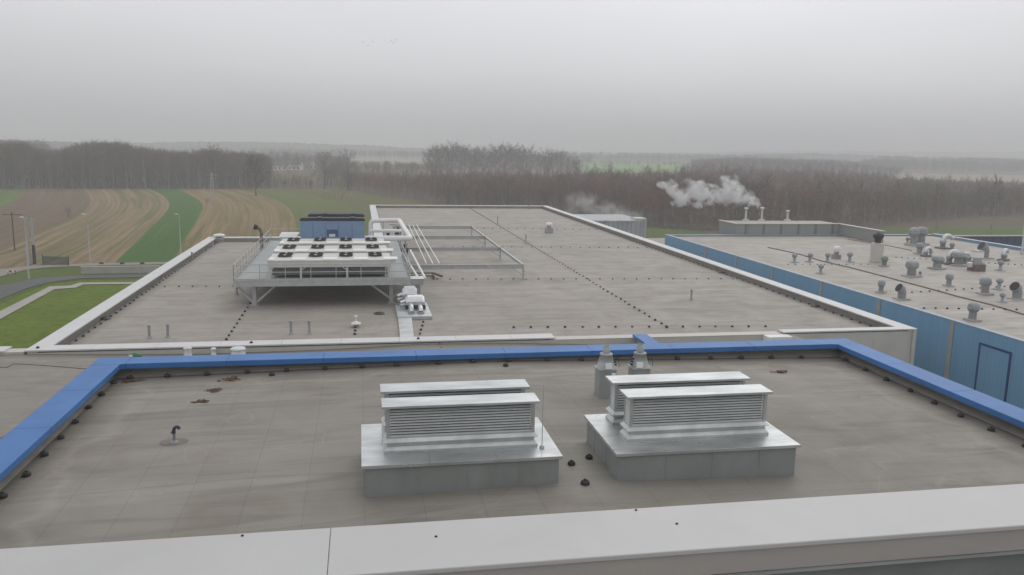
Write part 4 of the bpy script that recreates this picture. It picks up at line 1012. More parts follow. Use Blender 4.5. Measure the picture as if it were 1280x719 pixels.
# condensers
def condenser(y0, label, loc_only=None):
    t = thing('condenser', label, 'condenser', (-2.05, y0, PZ), 'white condensers on the steel platform')
    w_, d_ = 4.0, 3.5; zt_ = 1.22; zb_ = .74
    r = MB(); r.box(-w_, w_, 0, d_, zb_, zt_); child0(r, 'casing', 'unit', t, .015)
    r = MB()
    for xk in (-w_, -.98, 1.45, 2.98):
        pass
    for xk in (-w_+.1, -1.9, 1.1, w_-.1):
        for yk in (.1, d_-.15): 
            rr_ = MB(); rr_.box(xk-.07, xk+.07, yk-.05, yk+.09, 0, zb_); rr_.bar((xk, yk, zb_-.22), (xk+(.3 if xk < 0 else -.3), yk, zb_-.01), .06, .06); child0(rr_, 'leg', 'unit', t)
    r = MB(); r.box(-w_+.25, w_-.25, .35, d_-.35, .18, zb_-.02); child0(r, 'coil', 'coil', t)
    r = MB()
    fx = [-3.05, -1.02, 1.0, 2.98]
    for k_ in range(4):
        xm = (fx[k_]+1.02)
        r.box(xm-.47, xm+.44, .04, 1.22, zt_+.001, zt_+.045)
    r.box(-w_+.02, fx[0]-.58, .04, 1.22, zt_+.001, zt_+.045)
    child0(r, 'cover_panel', 'unit_bright', t, .008)
    r = MB(); r.box(-w_-.02, w_+.02, -.03, d_+.02, zt_-.07, zt_-.045); child0(r, 'trim', 'unit', t)
    r = MB(); r.box(w_, w_+.35, .3, 1.0, zt_-.35, zt_-.02); child0(r, 'header_box', 'unit_bright', t, .01)
    for x in fx:
        for yf_ in (1.78, 2.86):
            r = MB(); r.lathe([(.53, zt_), (.53, zt_+.03)], (x, yf_, 0), 28)
            fo = child0(r, 'fan', 'unit', t)
            r = MB(); r.lathe([(.46, zt_+.03), (.475, zt_+.11), (.46, zt_+.12), (.45, zt_+.04)], (x, yf_, 0), 28)
            r.lathe([(.455, zt_+.035), (0, zt_+.036)], (x, yf_, 0), 24)
            for j in range(7):
                a_ = j*2*math.pi/7; ca, sa = math.cos(a_), math.sin(a_); cb, sb_ = math.cos(a_+.5), math.sin(a_+.5)
                r.add([(x+.1*ca, yf_+.1*sa, zt_+.06), (x+.43*ca, yf_+.43*sa, zt_+.055), (x+.43*cb, yf_+.43*sb_, zt_+.10), (x+.1*cb, yf_+.1*sb_, zt_+.09)], [(0, 1, 2, 3)])
            for rr2 in (.18, .3, .42):
                r.tube([(x+rr2*math.cos(j*math.pi/8), yf_+rr2*math.sin(j*math.pi/8), zt_+.115) for j in range(17)], .007, 4)
            for j in range(6):
                a_ = j*math.pi/6; r.bar((x-.46*math.cos(a_), yf_-.46*math.sin(a_), zt_+.12), (x+.46*math.cos(a_), yf_+.46*math.sin(a_), zt_+.12), .012, .012)
            r.build('fan_ring', 'black', fo)
            r = MB(); r.lathe([(.10, zt_+.10), (.10, zt_+.15), (0, zt_+.155)], (x, yf_, 0), 14); r.build('hub', 'unit', fo)
    return t
def child0(mb, name, m, parent, bevel=0): return mb.build(name, m, parent, bevel)
c1 = condenser(55.35, 'front white condenser with four black topped fans on the steel platform')
dup(c1, (-2.15, 59.85, PZ), 0, 1, 'middle white condenser, second of the three rows of fans')
dup(c1, (-2.2, 64.6, PZ), 0, 1, 'rear white condenser, the row of fans right in front of the blue chiller')

def chiller(x0, x1, y0, dep, ztop, label, louv=True):
    t = thing('chiller', label, 'chiller', ((x0+x1)/2, y0, PZ))
    w_ = (x1-x0)/2; h_ = ztop-PZ
    r = MB(); r.box(-w_, w_, 0, dep, .05, h_-.24); r.build('casing', 'chiller', t, .02)
    r = MB(); r.box(-w_-.03, w_+.03, -.04, dep+.03, h_-.24, h_-.06); r.box(-w_+.1, w_-.1, .1, dep-.1, h_-.06, h_); 
    r.box(-.08*w_*6, -.08*w_*6+.35, -.02, dep, h_-.06, h_+.05); r.box(.55*w_, .55*w_+.35, -.02, dep, h_-.06, h_+.05); r.build('roof', 'black', t, .02)
    r = MB()
    for x in (-w_*.62, -w_*.22, w_*.18, w_*.60): r.box(x, x+.03, -.006, 0, .1, h_-.36)
    r.build('seam', 'chiller_line', t)
    if louv:
        r = MB(); r.box(-w_*.22+.1, w_*.18-.05, -.03, -.002, h_*.42, h_*.64); r.build('hatch', 'chiller_line', t, .005)
        r = MB(); r.box(-.30, .2, -.06, -.031, h_*.42, h_*.50); r.build('nameplate', 'white', t, .005)
    return t
chiller(-4.97, .29, 70.4, 1.1, .22, 'front blue chiller with a black roof and a small white plate')
chiller(-4.55, .27, 74.4, 2.3, .22, 'rear blue chiller showing only its top behind the front one')
# white box left of chiller, outlet with dark mouth
t = thing('equipment_box', 'small grey box with a bright slanted lid at the left of the blue chiller', 'box', (-6.2, 71.5, PZ))
r = MB(); r.box(-.6, .75, 0, 1.2, 0, .95); r.build('body', 'galv', t, .01)
r = MB(); r.frustum((-.65, .8, -.05, 1.25, .95), (-.5, 1.0, .35, 1.25, 1.25)); r.build('lid', 'white', t, .01)
a = atY(327, 301, 77.0)
t = thing('exhaust_pipe', 'dark post with a black outlet facing left behind the platform railing', 'pipe', (a.x, 77.0, ZR))
hh = atY(325, 284, 77).z-ZR
r = MB(); r.tube([(0, 0, 0), (0, 0, hh-.5), (-.1, 0, hh-.2), (-.35, 0, hh)], .14, 10); r.build('pipe', 'rusty', t)
r = MB(); r.tube([(-.32, 0, hh-.02), (-.62, 0, hh+.03)], [.2, .26], 12); r.build('outlet', 'black', t)

# white insulated pipe loop
t = thing('insulated_pipes', 'bright white insulated pipe loop at the right end of the blue chillers', 'pipes', (0, 0, 0))
def smooth(pts, rad=.35):
    out = [Vector(pts[0])]
    for a_, b__, c_ in zip(pts, pts[1:], pts[2:]):
        a_, b__, c_ = map(Vector, (a_, b__, c_)); p = b__+(a_-b__).normalized()*rad; q_ = b__+(c_-b__).normalized()*rad
        for i in range(6):
            u = i/5; out.append(p*(1-u)**2+b__*2*u*(1-u)+q_*u*u)
    out.append(Vector(pts[-1])); return out
zp = -1.50
n1 = atY(457, 298, 71.2); n2 = atY(513, 298, 71.2); f1 = atY(499, 275.5, 88); f2 = atY(467, 276, 88)
r = MB(); r.tube(smooth([(n1.x-.4, 71.2, n1.z), (n2.x, 71.2, n2.z), (f1.x, 88, f1.z), (f2.x-.3, 88, f2.z), (f2.x-.3, 88, f2.z-1.9)], .45), .235, 14); r.build('pipe', 'pipe_white', t)
m1 = atY(463, 292, 75); m2 = atY(480, 288.7, 75)
r = MB(); r.tube(smooth([(m1.x-.1, 75, m1.z-.6), (m1.x-.1, 75, m2.z), (m2.x+1.6, 75, m2.z)], .35), .15, 12); r.build('pipe', 'pipe_white', t)
for x, y in ((n2.x-.25, 74), (f1.x, 87.5), (f2.x+1, 87.9), (n2.x, 80)):
    r = MB(); r.box(x-.05, x+.05, y-.05, y+.05, ZR, f1.z-.2); r.build('support', 'steel', t)
# pumps and valves clutter inside the loop
for px, py, lb in ((497, 283.5, 'dark valve block inside the white pipe loop, the farther one'), (484, 291, 'dark pump inside the white pipe loop, the nearer one'), (505, 306, 'dark valve behind the condensers at the walkway'), (490, 306.5, 'dark pump at the right end of the rear condenser')):
    q = at(px, py+5, -3.0); t = thing('pump', lb, 'pump', (q.x, q.y, ZR))
    r = MB(); r.box(-.35, .35, -.3, .3, 0, .8); r.build('base', 'galv_dull', t, .02)
    r = MB(); r.tube([(-.3, 0, 1.05), (.35, 0, 1.05)], .24, 12).lathe([(.14, .8), (.14, 1.5), (.22, 1.52), (.22, 1.6)], (.1, 0, 0), 12); r.build('motor', 'black', t)

# pipe frame to the right
FR = thing('beam_grid', 'low steel frame of beams on short legs to the right of the platform', 'steel frame', (9, 80, ZR))
fz = -2.98; r = MB()
X0f, X1f = 3.6, 12.93
ys = [64.7, 76.0, 85.8, 96.4]
def ibeam(r, a_, b__, h=.34, w_=.18):
    a_ = Vector(a_); b__ = Vector(b__); up = Vector((0, 0, 1))
    r.bar(a_, b__, .02, h-.03); r.bar(a_+up*(h/2), b__+up*(h/2), w_, .022); r.bar(a_-up*(h/2), b__-up*(h/2), w_, .022)
for y in ys: ibeam(r, (X0f, y, fz-.17), (X1f, y, fz-.17))
ibeam(r, (X1f-.02, ys[0], fz-.15), (X1f-.02, ys[-1], fz-.15), .2, .16)
r.bar((3.4, 100, fz-.15), (6.5, 96.4, fz-.15), .12, .2)
child(r, 'beam', 'steel', FR)
for y in ys:
    for x in (X1f-.06,)+((7.0,) if y == ys[0] and False else ()):
        r = MB(); r.box(x-.07, x+.07, y-.07, y+.07, ZR, fz-.36); r.box(x-.16, x+.16, y-.16, y+.16, ZR, ZR+.04); child(r, 'leg', 'steel', FR)
        r = MB(); r.bar((x, y, ZR+.3), (x-.9, y, fz-.34), .06); child(r, 'brace', 'steel', FR)
for x in (4.0,):
    for y in ys: r = MB(); r.box(x-.07, x+.07, y-.07, y+.07, ZR, fz-.36); child(r, 'leg', 'steel', FR)
for i, (xa, xb) in enumerate(((533, 511), (541, 516), (549.5, 521))):
    a_ = atY(xa, 330, ys[0]+.3); b__ = atY(xb, 284, 97)
    r = MB(); r.tube([(a_.x, a_.y, fz+.06), (b__.x, 97, fz+.06)], .05, 8)
    tag(r.build('pipe', 'pipe_white', None), ['thin pale pipe on the frame nearest the platform', 'middle thin pale pipe lying on the frame', 'thin pale pipe on the frame farthest from the platform'][i], 'pipe')
# pale plates bolted to the front beam
for px in (561, 611):
    a_ = atY(px, 336, ys[0]); w_ = .1 if px < 600 else .18
    r = MB(); r.box(a_.x-w_, a_.x+w_, ys[0]-.14, ys[0]-.115, fz-.36, fz+.01); child(r, 'plate', 'trim_pale', FR)
# inclined pipes at the platform's right
t = thing('riser_pipes', 'two pale inclined pipes running into the duct box beside the platform', 'pipes', (0, 0, 0))
for (xa, ya, xb, yb) in ((531.5, 348, 513, 313), (523, 348, 503, 316)):
    a_ = atY(xa, ya, 55.2); b__ = atY(xb, yb, 68)
    r = MB(); r.tube([a_, b__], .085, 10); r.build('pipe', 'pipe_white', t)
a_ = atY(513, 348, 54.9); b__ = atY(528, 354, 54.9)
t = thing('duct_box', 'grey galvanised box at the right front corner of the platform', 'box', (0, 0, 0))
r = MB(); r.box(a_.x, b__.x+.05, 54.5, 55.6, b__.z-.05, a_.z); r.build('box', 'galv_dull', t, .01)
r = MB(); r.box(a_.x-.04, b__.x+.09, 54.46, 55.64, a_.z, a_.z+.03); r.build('lid', 'galv', t, .005)
r = MB(); r.box(a_.x+.2, b__.x-.15, 54.7, 55.3, ZR, b__.z-.06); r.build('leg', 'galv_dull', t)
# dark pipe bundle lying under the frame
t = thing('pipe_rack', 'long dark bracketed pipe rack lying on the hall roof under the frame', 'pipe', (0, 0, 0))
a_ = at(522, 341.5, ZR+.3); b__ = at(541, 341, ZR+.3)
r = MB(); r.bar((a_.x-1.0, a_.y, ZR+.3), (b__.x, a_.y, ZR+.3), .10); r.bar((a_.x-1.0, a_.y-1.5, ZR+.3), (b__.x, a_.y-1.5, ZR+.3), .10); r.bar((b__.x, a_.y, ZR+.3), (b__.x+.6, a_.y-1.5, ZR+.25), .14)
r.box(a_.x-.8, a_.x-.7, a_.y-1.6, a_.y+.1, ZR, ZR+.26); r.box(b__.x-.1, b__.x, a_.y-1.6, a_.y+.1, ZR, ZR+.26); r.build('rail', 'rusty', t)

# silver ducts on the pale plinth
t = thing('duct_plinth', 'pale sheet metal plinth and floor duct leading to the hall edge', 'duct', (0, 0, 0))
r = MB(); a_ = at(497, 396, -3.98); b__ = at(539, 394.5, -3.98)
r.box(a_.x, b__.x+.05, 49.7, 54.2, ZR+.01, -3.98); r.build('plinth', 'galv_top', t, .01)
r = MB(); r.prism([(a_.x+.02, 49.69), (a_.x+.85, 49.69), (a_.x+.62, 43.32), (a_.x-.12, 43.32)], ZR+.01, -4.03); r.build('floor_duct', 'galv_top', t, .01)
def duct_hood(x, y, w_, d_, h_, label, nfold=3, flip=1):
    t = thing('duct_hood', label, 'duct', (x, y, -3.97))
    r = MB(); n = 10; prof = []
    for i in range(n+1):
        u = i/n*math.pi*.62; prof.append((-d_/2+d_*(i/n), h_*(.35+.65*math.sin(u+.35))))
    vs = []
    for yy2, zz in prof: vs += [(-w_/2*(1.08-.2*abs(yy2/d_)), yy2, 0), (-w_/2*(1.05-.15*abs(yy2/d_)), yy2, zz*.85), (-w_/2+.14, yy2, zz), (w_/2-.14, yy2, zz), (w_/2, yy2, zz*.85), (w_/2*1.05, yy2, 0)]
    fs = [(i*6+k_, i*6+k_+1, (i+1)*6+k_+1, (i+1)*6+k_) for i in range(n) for k_ in range(5)]
    r.add(vs, fs); r.add(vs[:6], [(0, 1, 2, 3, 4, 5)]); r.add(vs[-6:], [(5, 4, 3, 2, 1, 0)]); r.build('cladding', 'silver', t, .01)
    r = MB()
    for k_ in range(nfold):
        z = h_*(.3+.25*k_); r.tube([(-w_/2-.35, -d_/2*.4, z*.8), (-w_/2+.05, -d_/2*.1, z)], [.13, .15], 10)
    r.build('elbow', 'silver', t)
    r = MB(); r.box(-w_/2-.05, w_/2+.05, -d_/2-.04, -d_/2+.02, 0, h_*.3); r.build('collar', 'black', t); return t
duct_hood(3.10, 54.0, .95, .75, 1.15, 'farthest silver clad duct hood, close under the grey box', 2)
duct_hood(3.35, 52.45, 1.2, .95, .82, 'middle silver clad duct hood, the largest on the plinth', 2)
t = thing('duct_elbows', 'nearest pair of bright silver duct elbows at the front of the plinth', 'duct', (3.3, 50.7, -3.97))
for dx, hh_ in ((-.28, .36), (.3, .28)):
    r = MB(); r.tube(smooth([(dx, .7, 0), (dx, .7, hh_), (dx, 0, hh_), (dx, -.1, .1)], .2), .15, 14); r.build('elbow', 'silver', t)
    r = MB(); r.lathe([(.22, 0), (.22, .1)], (dx, -.1, 0), 16); r.build('collar', 'galv_dull', t)

# ------------------------------------------------------------------ vents on the pale roof
VG = 'vents on the pale roof of the blue hall'
def vplace(px, pb, pt):
    q = at(px, pb, ZC); return q, atY(px, pt, q.y).z-ZC
def cowl(px, pb, pt, label, m='cowl', wide=.36, base=None):
    q, h = vplace(px, pb, pt); t = thing('mushroom_cowl', label, 'roof vent', q); w_ = h*wide
    r = MB(); r.box(-w_*1.15, w_*1.15, -w_*1.15, w_*1.15, 0, h*.10); r.build('base', base or 'stone', t, .01)
    r = MB(); r.lathe([(w_*.72, h*.10), (w_*.68, h*.5), (w_*.72, h*.52)], (0, 0, 0), 18); r.build('neck', m, t)
    r = MB(); r.lathe([(w_*.75, h*.50), (w_*1.0, h*.58), (w_*1.05, h*.78), (w_*.95, h*.9), (w_*.55, h*.98), (0, h)], (0, 0, 0), 20)
    r.lathe([(w_*1.1, h*.66), (w_*1.12, h*.70), (w_*1.05, h*.73)], (0, 0, 0), 20); r.build('cap', m, t); return t
def stub(px, pb, pt, label, m='cowl', wide=.22):
    q, h = vplace(px, pb, pt); t = thing('vent_stub', label, 'vent pipe', q); w_ = max(.1, h*wide)
    r = MB(); r.lathe([(w_*2.4, 0), (w_*2.2, .05), (w_*1.1, .1), (w_*.7, .14), (w_*.65, h*.6)], (0, 0, 0), 14); r.build('pipe', m, t)
    r = MB(); r.lathe([(w_*.7, h*.55), (w_*1.25, h*.62), (w_*1.3, h*.8), (w_*.8, h*.95), (0, h)], (0, 0, 0), 14); r.build('cap', m, t); return t
def goose(px, pb, pt, label, d=1, m='cowl'):
    q, h = vplace(px, pb, pt); t = thing('gooseneck_vent', label, 'roof vent', q); w_ = .14*h+.04
    r = MB(); r.box(-w_*2.2, w_*2.2, -w_*2.2, w_*2.2, 0, .16); r.build('base', 'rusty', t, .01)
    r = MB(); r.lathe([(w_*1.1, .16), (w_*1.0, h*.35), (w_*1.3, h*.38), (w_*1.3, h*.55), (w_, h*.6)], (0, 0, 0), 14); r.build('neck', m, t)
    r = MB(); r.tube(smooth([(0, 0, h*.55), (d*.1*h, 0, h*.93), (d*.5*h, 0, h*.93), (d*.75*h, 0, h*.7)], .22*h), w_*.9, 12); r.build('bend', 'silver', t); return t
def angled(px, pb, pt, label):
    q, h = vplace(px, pb, pt); t = thing('angled_cowl', label, 'roof vent', q); w_ = h*.34
    r = MB(); r.box(-w_*1.4, w_*1.4, -w_*1.2, w_*1.2, 0, h*.08); r.build('base', 'stone', t, .01)
    r = MB(); r.tube([(0, 0, h*.08), (0, 0, h*.5), (-w_*.25, 0, h*.72), (-w_*.9, 0, h*.86)], [w_*.8, w_*.85, w_*.9, w_*1.0], 16); r.build('cowl', 'cowl', t)
    r = MB(); r.tube([(-w_*.88, 0, h*.857), (-w_*.93, 0, h*.867)], w_*.92, 14); r.build('mouth', 'black', t); return t
q, h = vplace(1095, 327.5, 304); t = thing('lagged_tank', 'tall pale lagged cylinder with a black chimney cap on the vent roof', 'tank', q)
rad = 8.6/F*q.y
r = MB(); r.lathe([(rad*1.05, 0), (rad*1.05, .1), (rad, .12), (rad, h*.97), (rad*.9, h), (rad*.3, h*1.04)], (0, 0, 0), 32); r.build('cylinder', 'tank', t)
h2 = atY(1095, 290, q.y).z-ZC
r = MB(); r.lathe([(.32, h*1.02), (.28, h*1.1), (.34, h*1.2), (.50, h+(h2-h)*.55), (.52, h+(h2-h)*.75), (.3, h2-.15), (.12, h2), (0, h2+.01)], (0, 0, 0), 20); r.build('chimney_cap', 'black', t)
cowl(1139, 346, 325.5, 'large grey mushroom cowl on a pale square base right of the lagged tank')
cowl(1171, 336, 319.5, 'large round headed cowl immediately right of the tank side large cowl', wide=.42)
cowl(1141, 307, 284, 'left cowl of the tall pair at the far edge of the vent roof', wide=.26)
cowl(1151, 306, 283.5, 'right cowl of the tall pair at the far edge of the vent roof', wide=.28)
cowl(1149, 317.5, 303.5, 'shorter cowl standing just in front of the tall pair', wide=.33)
cowl(1198, 332, 314.5, 'bulky grey cowl among the silver bends at the middle of the vent roof', wide=.42)
cowl(1205, 331, 319, 'lower grey cowl tucked right behind the bulky one', wide=.4)
cowl(1231, 368, 346.5, 'large cowl on legs near the right edge in front of the fan box', wide=.3)
cowl(1215, 401, 378, 'cowl nearest the blue wall on the right of the vent roof', wide=.28)
cowl(1185.5, 358, 342, 'medium cowl on a pale square base in the middle of the vent roof', wide=.27)
cowl(1101, 366, 350, 'medium cowl on a pale base close to the blue wall', wide=.26)
cowl(1105, 333, 320, 'small dark green cowl at the foot of the lagged tank', 'cowl_green', .3)
cowl(1190, 312, 303.5, 'small dark cowl behind the silver bends', wide=.34)
box = None
q, h = vplace(1045, 323.5, 308); t = thing('white_fan', 'bright white capped fan in front of the long seam left of the tank', 'roof fan', q); w_ = 4.6/F*q.y
r = MB(); r.box(-w_, w_, -w_, w_, 0, h*.35); r.build('curb', 'cowl', t, .01)
r = MB(); r.lathe([(w_*.6, h*.35), (w_*.75, h*.55)], (0, 0, 0), 18); r.build('neck', 'cowl', t)
r = MB(); r.lathe([(w_*.8, h*.55), (w_*1.1, h*.66), (w_*1.05, h*.92), (w_*.8, h), (0, h*1.01)], (0, 0, 0), 20); r.build('cap', 'white', t)
q, h = vplace(1220, 338.5, 313.5); t = thing('fan_box', 'square roof fan on a rusty brown base with a white top section', 'roof fan', q); w_ = 8.8/F*q.y
r = MB(); r.box(-w_, w_, -w_*.9, w_*.9, 0, h*.33); r.build('base', 'rusty', t, .01)
r = MB(); r.lathe([(w_*.66, h*.33), (w_*.66, h*.66)], (0, 0, 0), 20); r.build('drum', 'galv_dull', t)
r = MB(); r.box(-w_*.68, w_*.68, -w_*.6, w_*.6, h*.66, h*.96); r.build('head', 'unit_bright', t, .02)
r = MB(); r.box(-w_*.74, w_*.74, -w_*.66, w_*.66, h*.96, h); r.build('top_plate', 'galv_dull', t)
r = MB(); r.tube([(-w_*1.2, 0, h*.2), (-w_*1.3, 0, h*.42)], w_*.42, 14); r.tube([(w_*1.1, 0, h*.2), (w_*1.2, 0, h*.42)], w_*.4, 14); r.build('drum', 'unit', t)
angled(1127, 374, 357, 'angled cowl with its mouth to the left close to the blue wall')
angled(1271, 374, 355, 'angled cowl with its mouth to the left near the right edge')
angled(1230, 323, 305, 'angled cowl with a black mouth behind the square fan box')
goose(1178, 311, 293.5, 'slim pipe with a silver bend at the far edge of the vent roof')
goose(1157, 321, 309.5, 'low pipe with a bright silver bend between the tall pair and the tank', 1)
goose(1186, 330.5, 313, 'pipe with a silver bend on a brown block among the cowls')
goose(1211, 328, 316, 'short silver bend touching the left side of the square fan box', -1)
goose(1254, 326, 312, 'bright silver bend right of the square fan box', 1)
for px, pb, pt, lb in ((1012, 327.5, 316, 'second small dark stub in the line in front of the long seam'), (1034, 327.5, 316, 'third small dark stub in the line, left of the white fan'), (1062, 327.5, 315, 'fourth small stub in the line, right of the white fan'),
                       (993, 328, 316.5, 'leftmost small stub in the line at the start of the seam'), (1025.5, 342, 330, 'slim grey stub right above the blue wall coping'), (1250, 338, 325.5, 'dark stub below the right silver bend'),
                       (1248, 362, 347.5, 'thin cross shaped stub right of the large cowl on legs'), (1150, 346, 339, 'tiny dark stub right of the large mushroom cowl'), (1134, 305, 296.5, 'small dark stub left of the tall pair'), (1252.5, 378, 366, 'low dark stub left of the right angled cowl'), (1163, 321, 313, 'small stub right of the low silver bend'), (1257, 325, 318, 'low dark stub under the right silver bend')):
    stub(px, pb, pt, lb, 'cowl' if px not in (1134, 1250) else 'cowl')
# blocks and stained drainage seams of the pale roof, shaped as dark tubes
r = MB(); pts = [(960, 309), (1000, 318), (1030, 327), (1062, 334), (1100, 344), (1130, 352), (1160, 360), (1200, 371), (1240, 381), (1290, 396)]
P3 = [at(x, y, ZC+.05) for x, y in pts]; r.tube([(p.x, p.y, cz(p.x, p.y)+.03) for p in P3], .07, 6)
tag(r.build('drain_seam', 'rusty', None), 'long dark stained seam running diagonally across the pale vent roof', 'pipe')
r = MB(); P3 = [at(x, y, ZC+.05) for x, y in ((1060, 299), (1085, 302.5), (1110, 307), (1140, 313))]; r.tube([(p.x, p.y, cz(p.x, p.y)+.02) for p in P3], .06, 6)
tag(r.build('drain_seam', 'rusty', None), 'short dark seam line behind the lagged tank on the vent roof', 'pipe')
# flues on the plant block
for px, pt, lb in ((932, 259.5, 'left white flue of the plant block, nearest the steam'), (952, 259, 'middle white flue of the plant block giving off steam'), (984, 263, 'right white flue standing apart from the other two')):
    q = at(px, 275.5, -2.6); h = atY(px, pt, q.y).z+2.6; t = thing('flue', lb, 'flue', q)
    r = MB(); r.lathe([(.45, 0), (.35, .12), (.14, .16), (.12, h*.88)], (0, 0, 0), 16); r.build('pipe', 'trim_pale', t)
    r = MB(); r.lathe([(.14, h*.86), (.27, h*.90), (.25, h*.98), (.1, h), (0, h)], (0, 0, 0), 16); r.build('cap', 'white', t)

# ------------------------------------------------------------------ steam
def steam(name, label, blobs, dens, seed, nscale=.5):
    r = MB()
    import bmesh
    bm = bmesh.new()
    for c_, rad_ in blobs:
        bmesh.ops.create_icosphere(bm, subdivisions=2, radius=1.5, matrix=Matrix.Translation(c_) @ Matrix.Diagonal((*rad_, 1)))
    me = bpy.data.meshes.new(name); bm.to_mesh(me); bm.free()
    o = bpy.data.objects.new(name, me); COL.objects.link(o)
    rm = o.modifiers.new('merge', 'REMESH'); rm.mode = 'VOXEL'; rm.voxel_size = .4
    m, nt, b = nodes(name+'_vapour'); nt.nodes.remove(b)
    v = nt.nodes.new('ShaderNodeVolumePrincipled'); v.inputs['Color'].default_value = (.98, .98, .98, 1)
    p = pos(nt); acc = None
    def mth(op, a, b_=None):
        n = nt.nodes.new('ShaderNodeMath'); n.operation = op
        for s_, q in ((n.inputs[0], a), (n.inputs[1], b_)):
            if q is None: continue
            if hasattr(q, 'links'): nt.links.new(q, s_)
            else: s_.default_value = q
        return n.outputs[0]
    for c_, rad_ in blobs:
        mp_ = nt.nodes.new('ShaderNodeMapping'); mp_.vector_type = 'TEXTURE'
        mp_.inputs['Location'].default_value = c_; mp_.inputs['Scale'].default_value = tuple(k*1.45 for k in rad_)
        L(nt, p, mp_.inputs['Vector']); ln = nt.nodes.new('ShaderNodeVectorMath'); ln.operation = 'LENGTH'; L(nt, mp_.outputs[0], ln.inputs[0])
        d_ = mth('SUBTRACT', 1., ln.outputs['Value']); acc = d_ if acc is None else mth('MAXIMUM', acc, d_)
    f = noise(nt, p, nscale, 6, .62, .5)
    tot = mth('ADD', mth('MULTIPLY', acc, 1.0), mth('MULTIPLY', mth('SUBTRACT', f, .53), 4.6))
    dn = ramp(nt, tot, .12, .85, 0, dens)
    dn = mth('MULTIPLY', dn, ramp(nt, acc, 0, .2))
    L(nt, dn, v.inputs['Density']); L(nt, v.outputs[0], nt.nodes['Material Output'].inputs['Volume'])
    me.materials.append(m)
    tag(o, label, 'steam', kind='stuff'); return o
def sb(px, py, rx, rzv, D=97.5): return (atY(px, py, D), (rx, rx*.9, rzv))
steam('steam_plume', 'white steam cloud drifting left from the flues of the plant block',
      [sb(948, 257, .5, .4), sb(940, 253, .8, .6), sb(931, 248, 1.1, .9), sb(921, 244, 1.3, 1.2), sb(911, 238, 1.4, 1.5), sb(906, 246, 1.2, .9), sb(915, 230, 1.0, .8),
       sb(890, 245, 1.2, 1.0), sb(880, 243, 1.3, 1.2), sb(870, 240, 1.4, 1.3), sb(864, 234, 1.0, .9), sb(856, 246, 1.2, .9), sb(848, 242, 1.1, .8), sb(843, 237, .9, .6), sb(873, 254, .7, .6), sb(848, 252, .8, .7), sb(833, 230, 1.0, .6), sb(911, 233, 1.2, 1.3)], 1.55, 1, .85)
steam('smoke_wisp', 'faint smoke drifting over the pale shed', [sb(775, 271, 4.5, 1.4, 150), sb(755, 267, 4.5, 1.6, 150), sb(738, 262, 3.8, 1.8, 150), sb(728, 252, 2.8, 1.8, 150), sb(765, 262, 3, 1.2, 150)], .10, 2, .42)

# ------------------------------------------------------------------ left side: poles, fence, low wall
def lamp(px, pb, pt, label, arm=0):
    q = at(px, pb, GZ); h = atY(px, pt, q.y).z-GZ
    t = thing('lamp_post', label, 'lamp post', q)
    r = MB(); r.lathe([(.12, 0), (.12, .6), (.09, .65), (.05, h)], (0, 0, 0), 10); r.build('pole', 'lamp_pole', t)
    r = MB(); r.tube([(0, 0, h-.05), (arm, 0, h+.05)], .035, 6); r.bar((arm, 0, h+.05), (arm+(.5 if arm >= 0 else -.5), 0, h+.08), .22, .1); r.build('lamp_head', 'white', t); return t
lamp(36.5, 350, 272, 'nearest slim lamp post at the left beside the asphalt road', -.05)
lamp(113, 329.5, 268, 'slim lamp post at the left end of the low concrete wall', -.3)
lamp(226.5, 322, 268, 'lamp post in front of the dark green crop strip by the hall corner', -.2)
q = at(18.5, 313.5, GZ); h = atY(18.5, 265, q.y).z-GZ; t = thing('utility_pole', 'brown wooden pole with a crossarm at the far left of the fields', 'utility pole', q)
r = MB(); r.lathe([(.15, 0), (.10, h)], (0, 0, 0), 10); r.build('pole', 'wood_pole', t); r = MB(); r.bar((-1.6, 0, h-.5), (1.6, 0, h-.5), .14); r.build('crossarm', 'wood_pole', t)
q = at(40.5, 331, GZ); h = atY(38, 272, q.y).z-GZ; t = thing('utility_pole', 'thick double pole with a black lower end behind the nearest lamp post', 'utility pole', q)
for dx in (-.35, .35): r = MB(); r.lathe([(.2, 0), (.15, h)], (dx, 0, 0), 10); r.build('pole', 'lamp_pole', t)
r = MB(); r.lathe([(.26, 0), (.24, 3.2)], (.35, 0, 0), 10); r.build('sleeve', 'black', t)
r = MB(); r.bar((-.9, 0, h-.3), (.9, 0, h-.3), .12); r.build('crossarm', 'lamp_pole', t)
q = at(266, 253.5, GZ); h = atY(266, 216, q.y).z-GZ; t = thing('lattice_mast', 'thin lattice mast out in the fields before the left wood', 'mast', q)
r = MB()
for sx in (-1, 1):
    for sy in (-1, 1): r.bar((sx*.8, sy*.8, 0), (sx*.15, sy*.15, h), .09)
for i in range(8):
    z0_ = h*i/8; z1_ = h*(i+1)/8; w0 = .8-.65*i/8; w1 = .8-.65*(i+1)/8
    for sy in (-1, 1): r.bar((-w0, sy*w0, z0_), (w1, sy*w1, z1_), .05); r.bar((w0, sy*w0, z0_), (-w1, sy*w1, z1_), .05)
r.build('lattice', 'lamp_pole', t)
r = MB(); r.bar((-1.8, 0, h*.93), (1.8, 0, h*.93), .12); r.bar((-1.2, 0, h*.8), (1.2, 0, h*.8), .1); r.build('crossarm', 'lamp_pole', t)
q = at(255.5, 250, GZ); h = atY(255, 233, q.y).z-GZ; r = MB(); r.lathe([(.15, 0), (.1, h)], (0, 0, 0), 8); tag(r.build('utility_pole', 'lamp_pole', None, 0, q), 'short thin pole left of the lattice mast in the fields', 'utility pole')
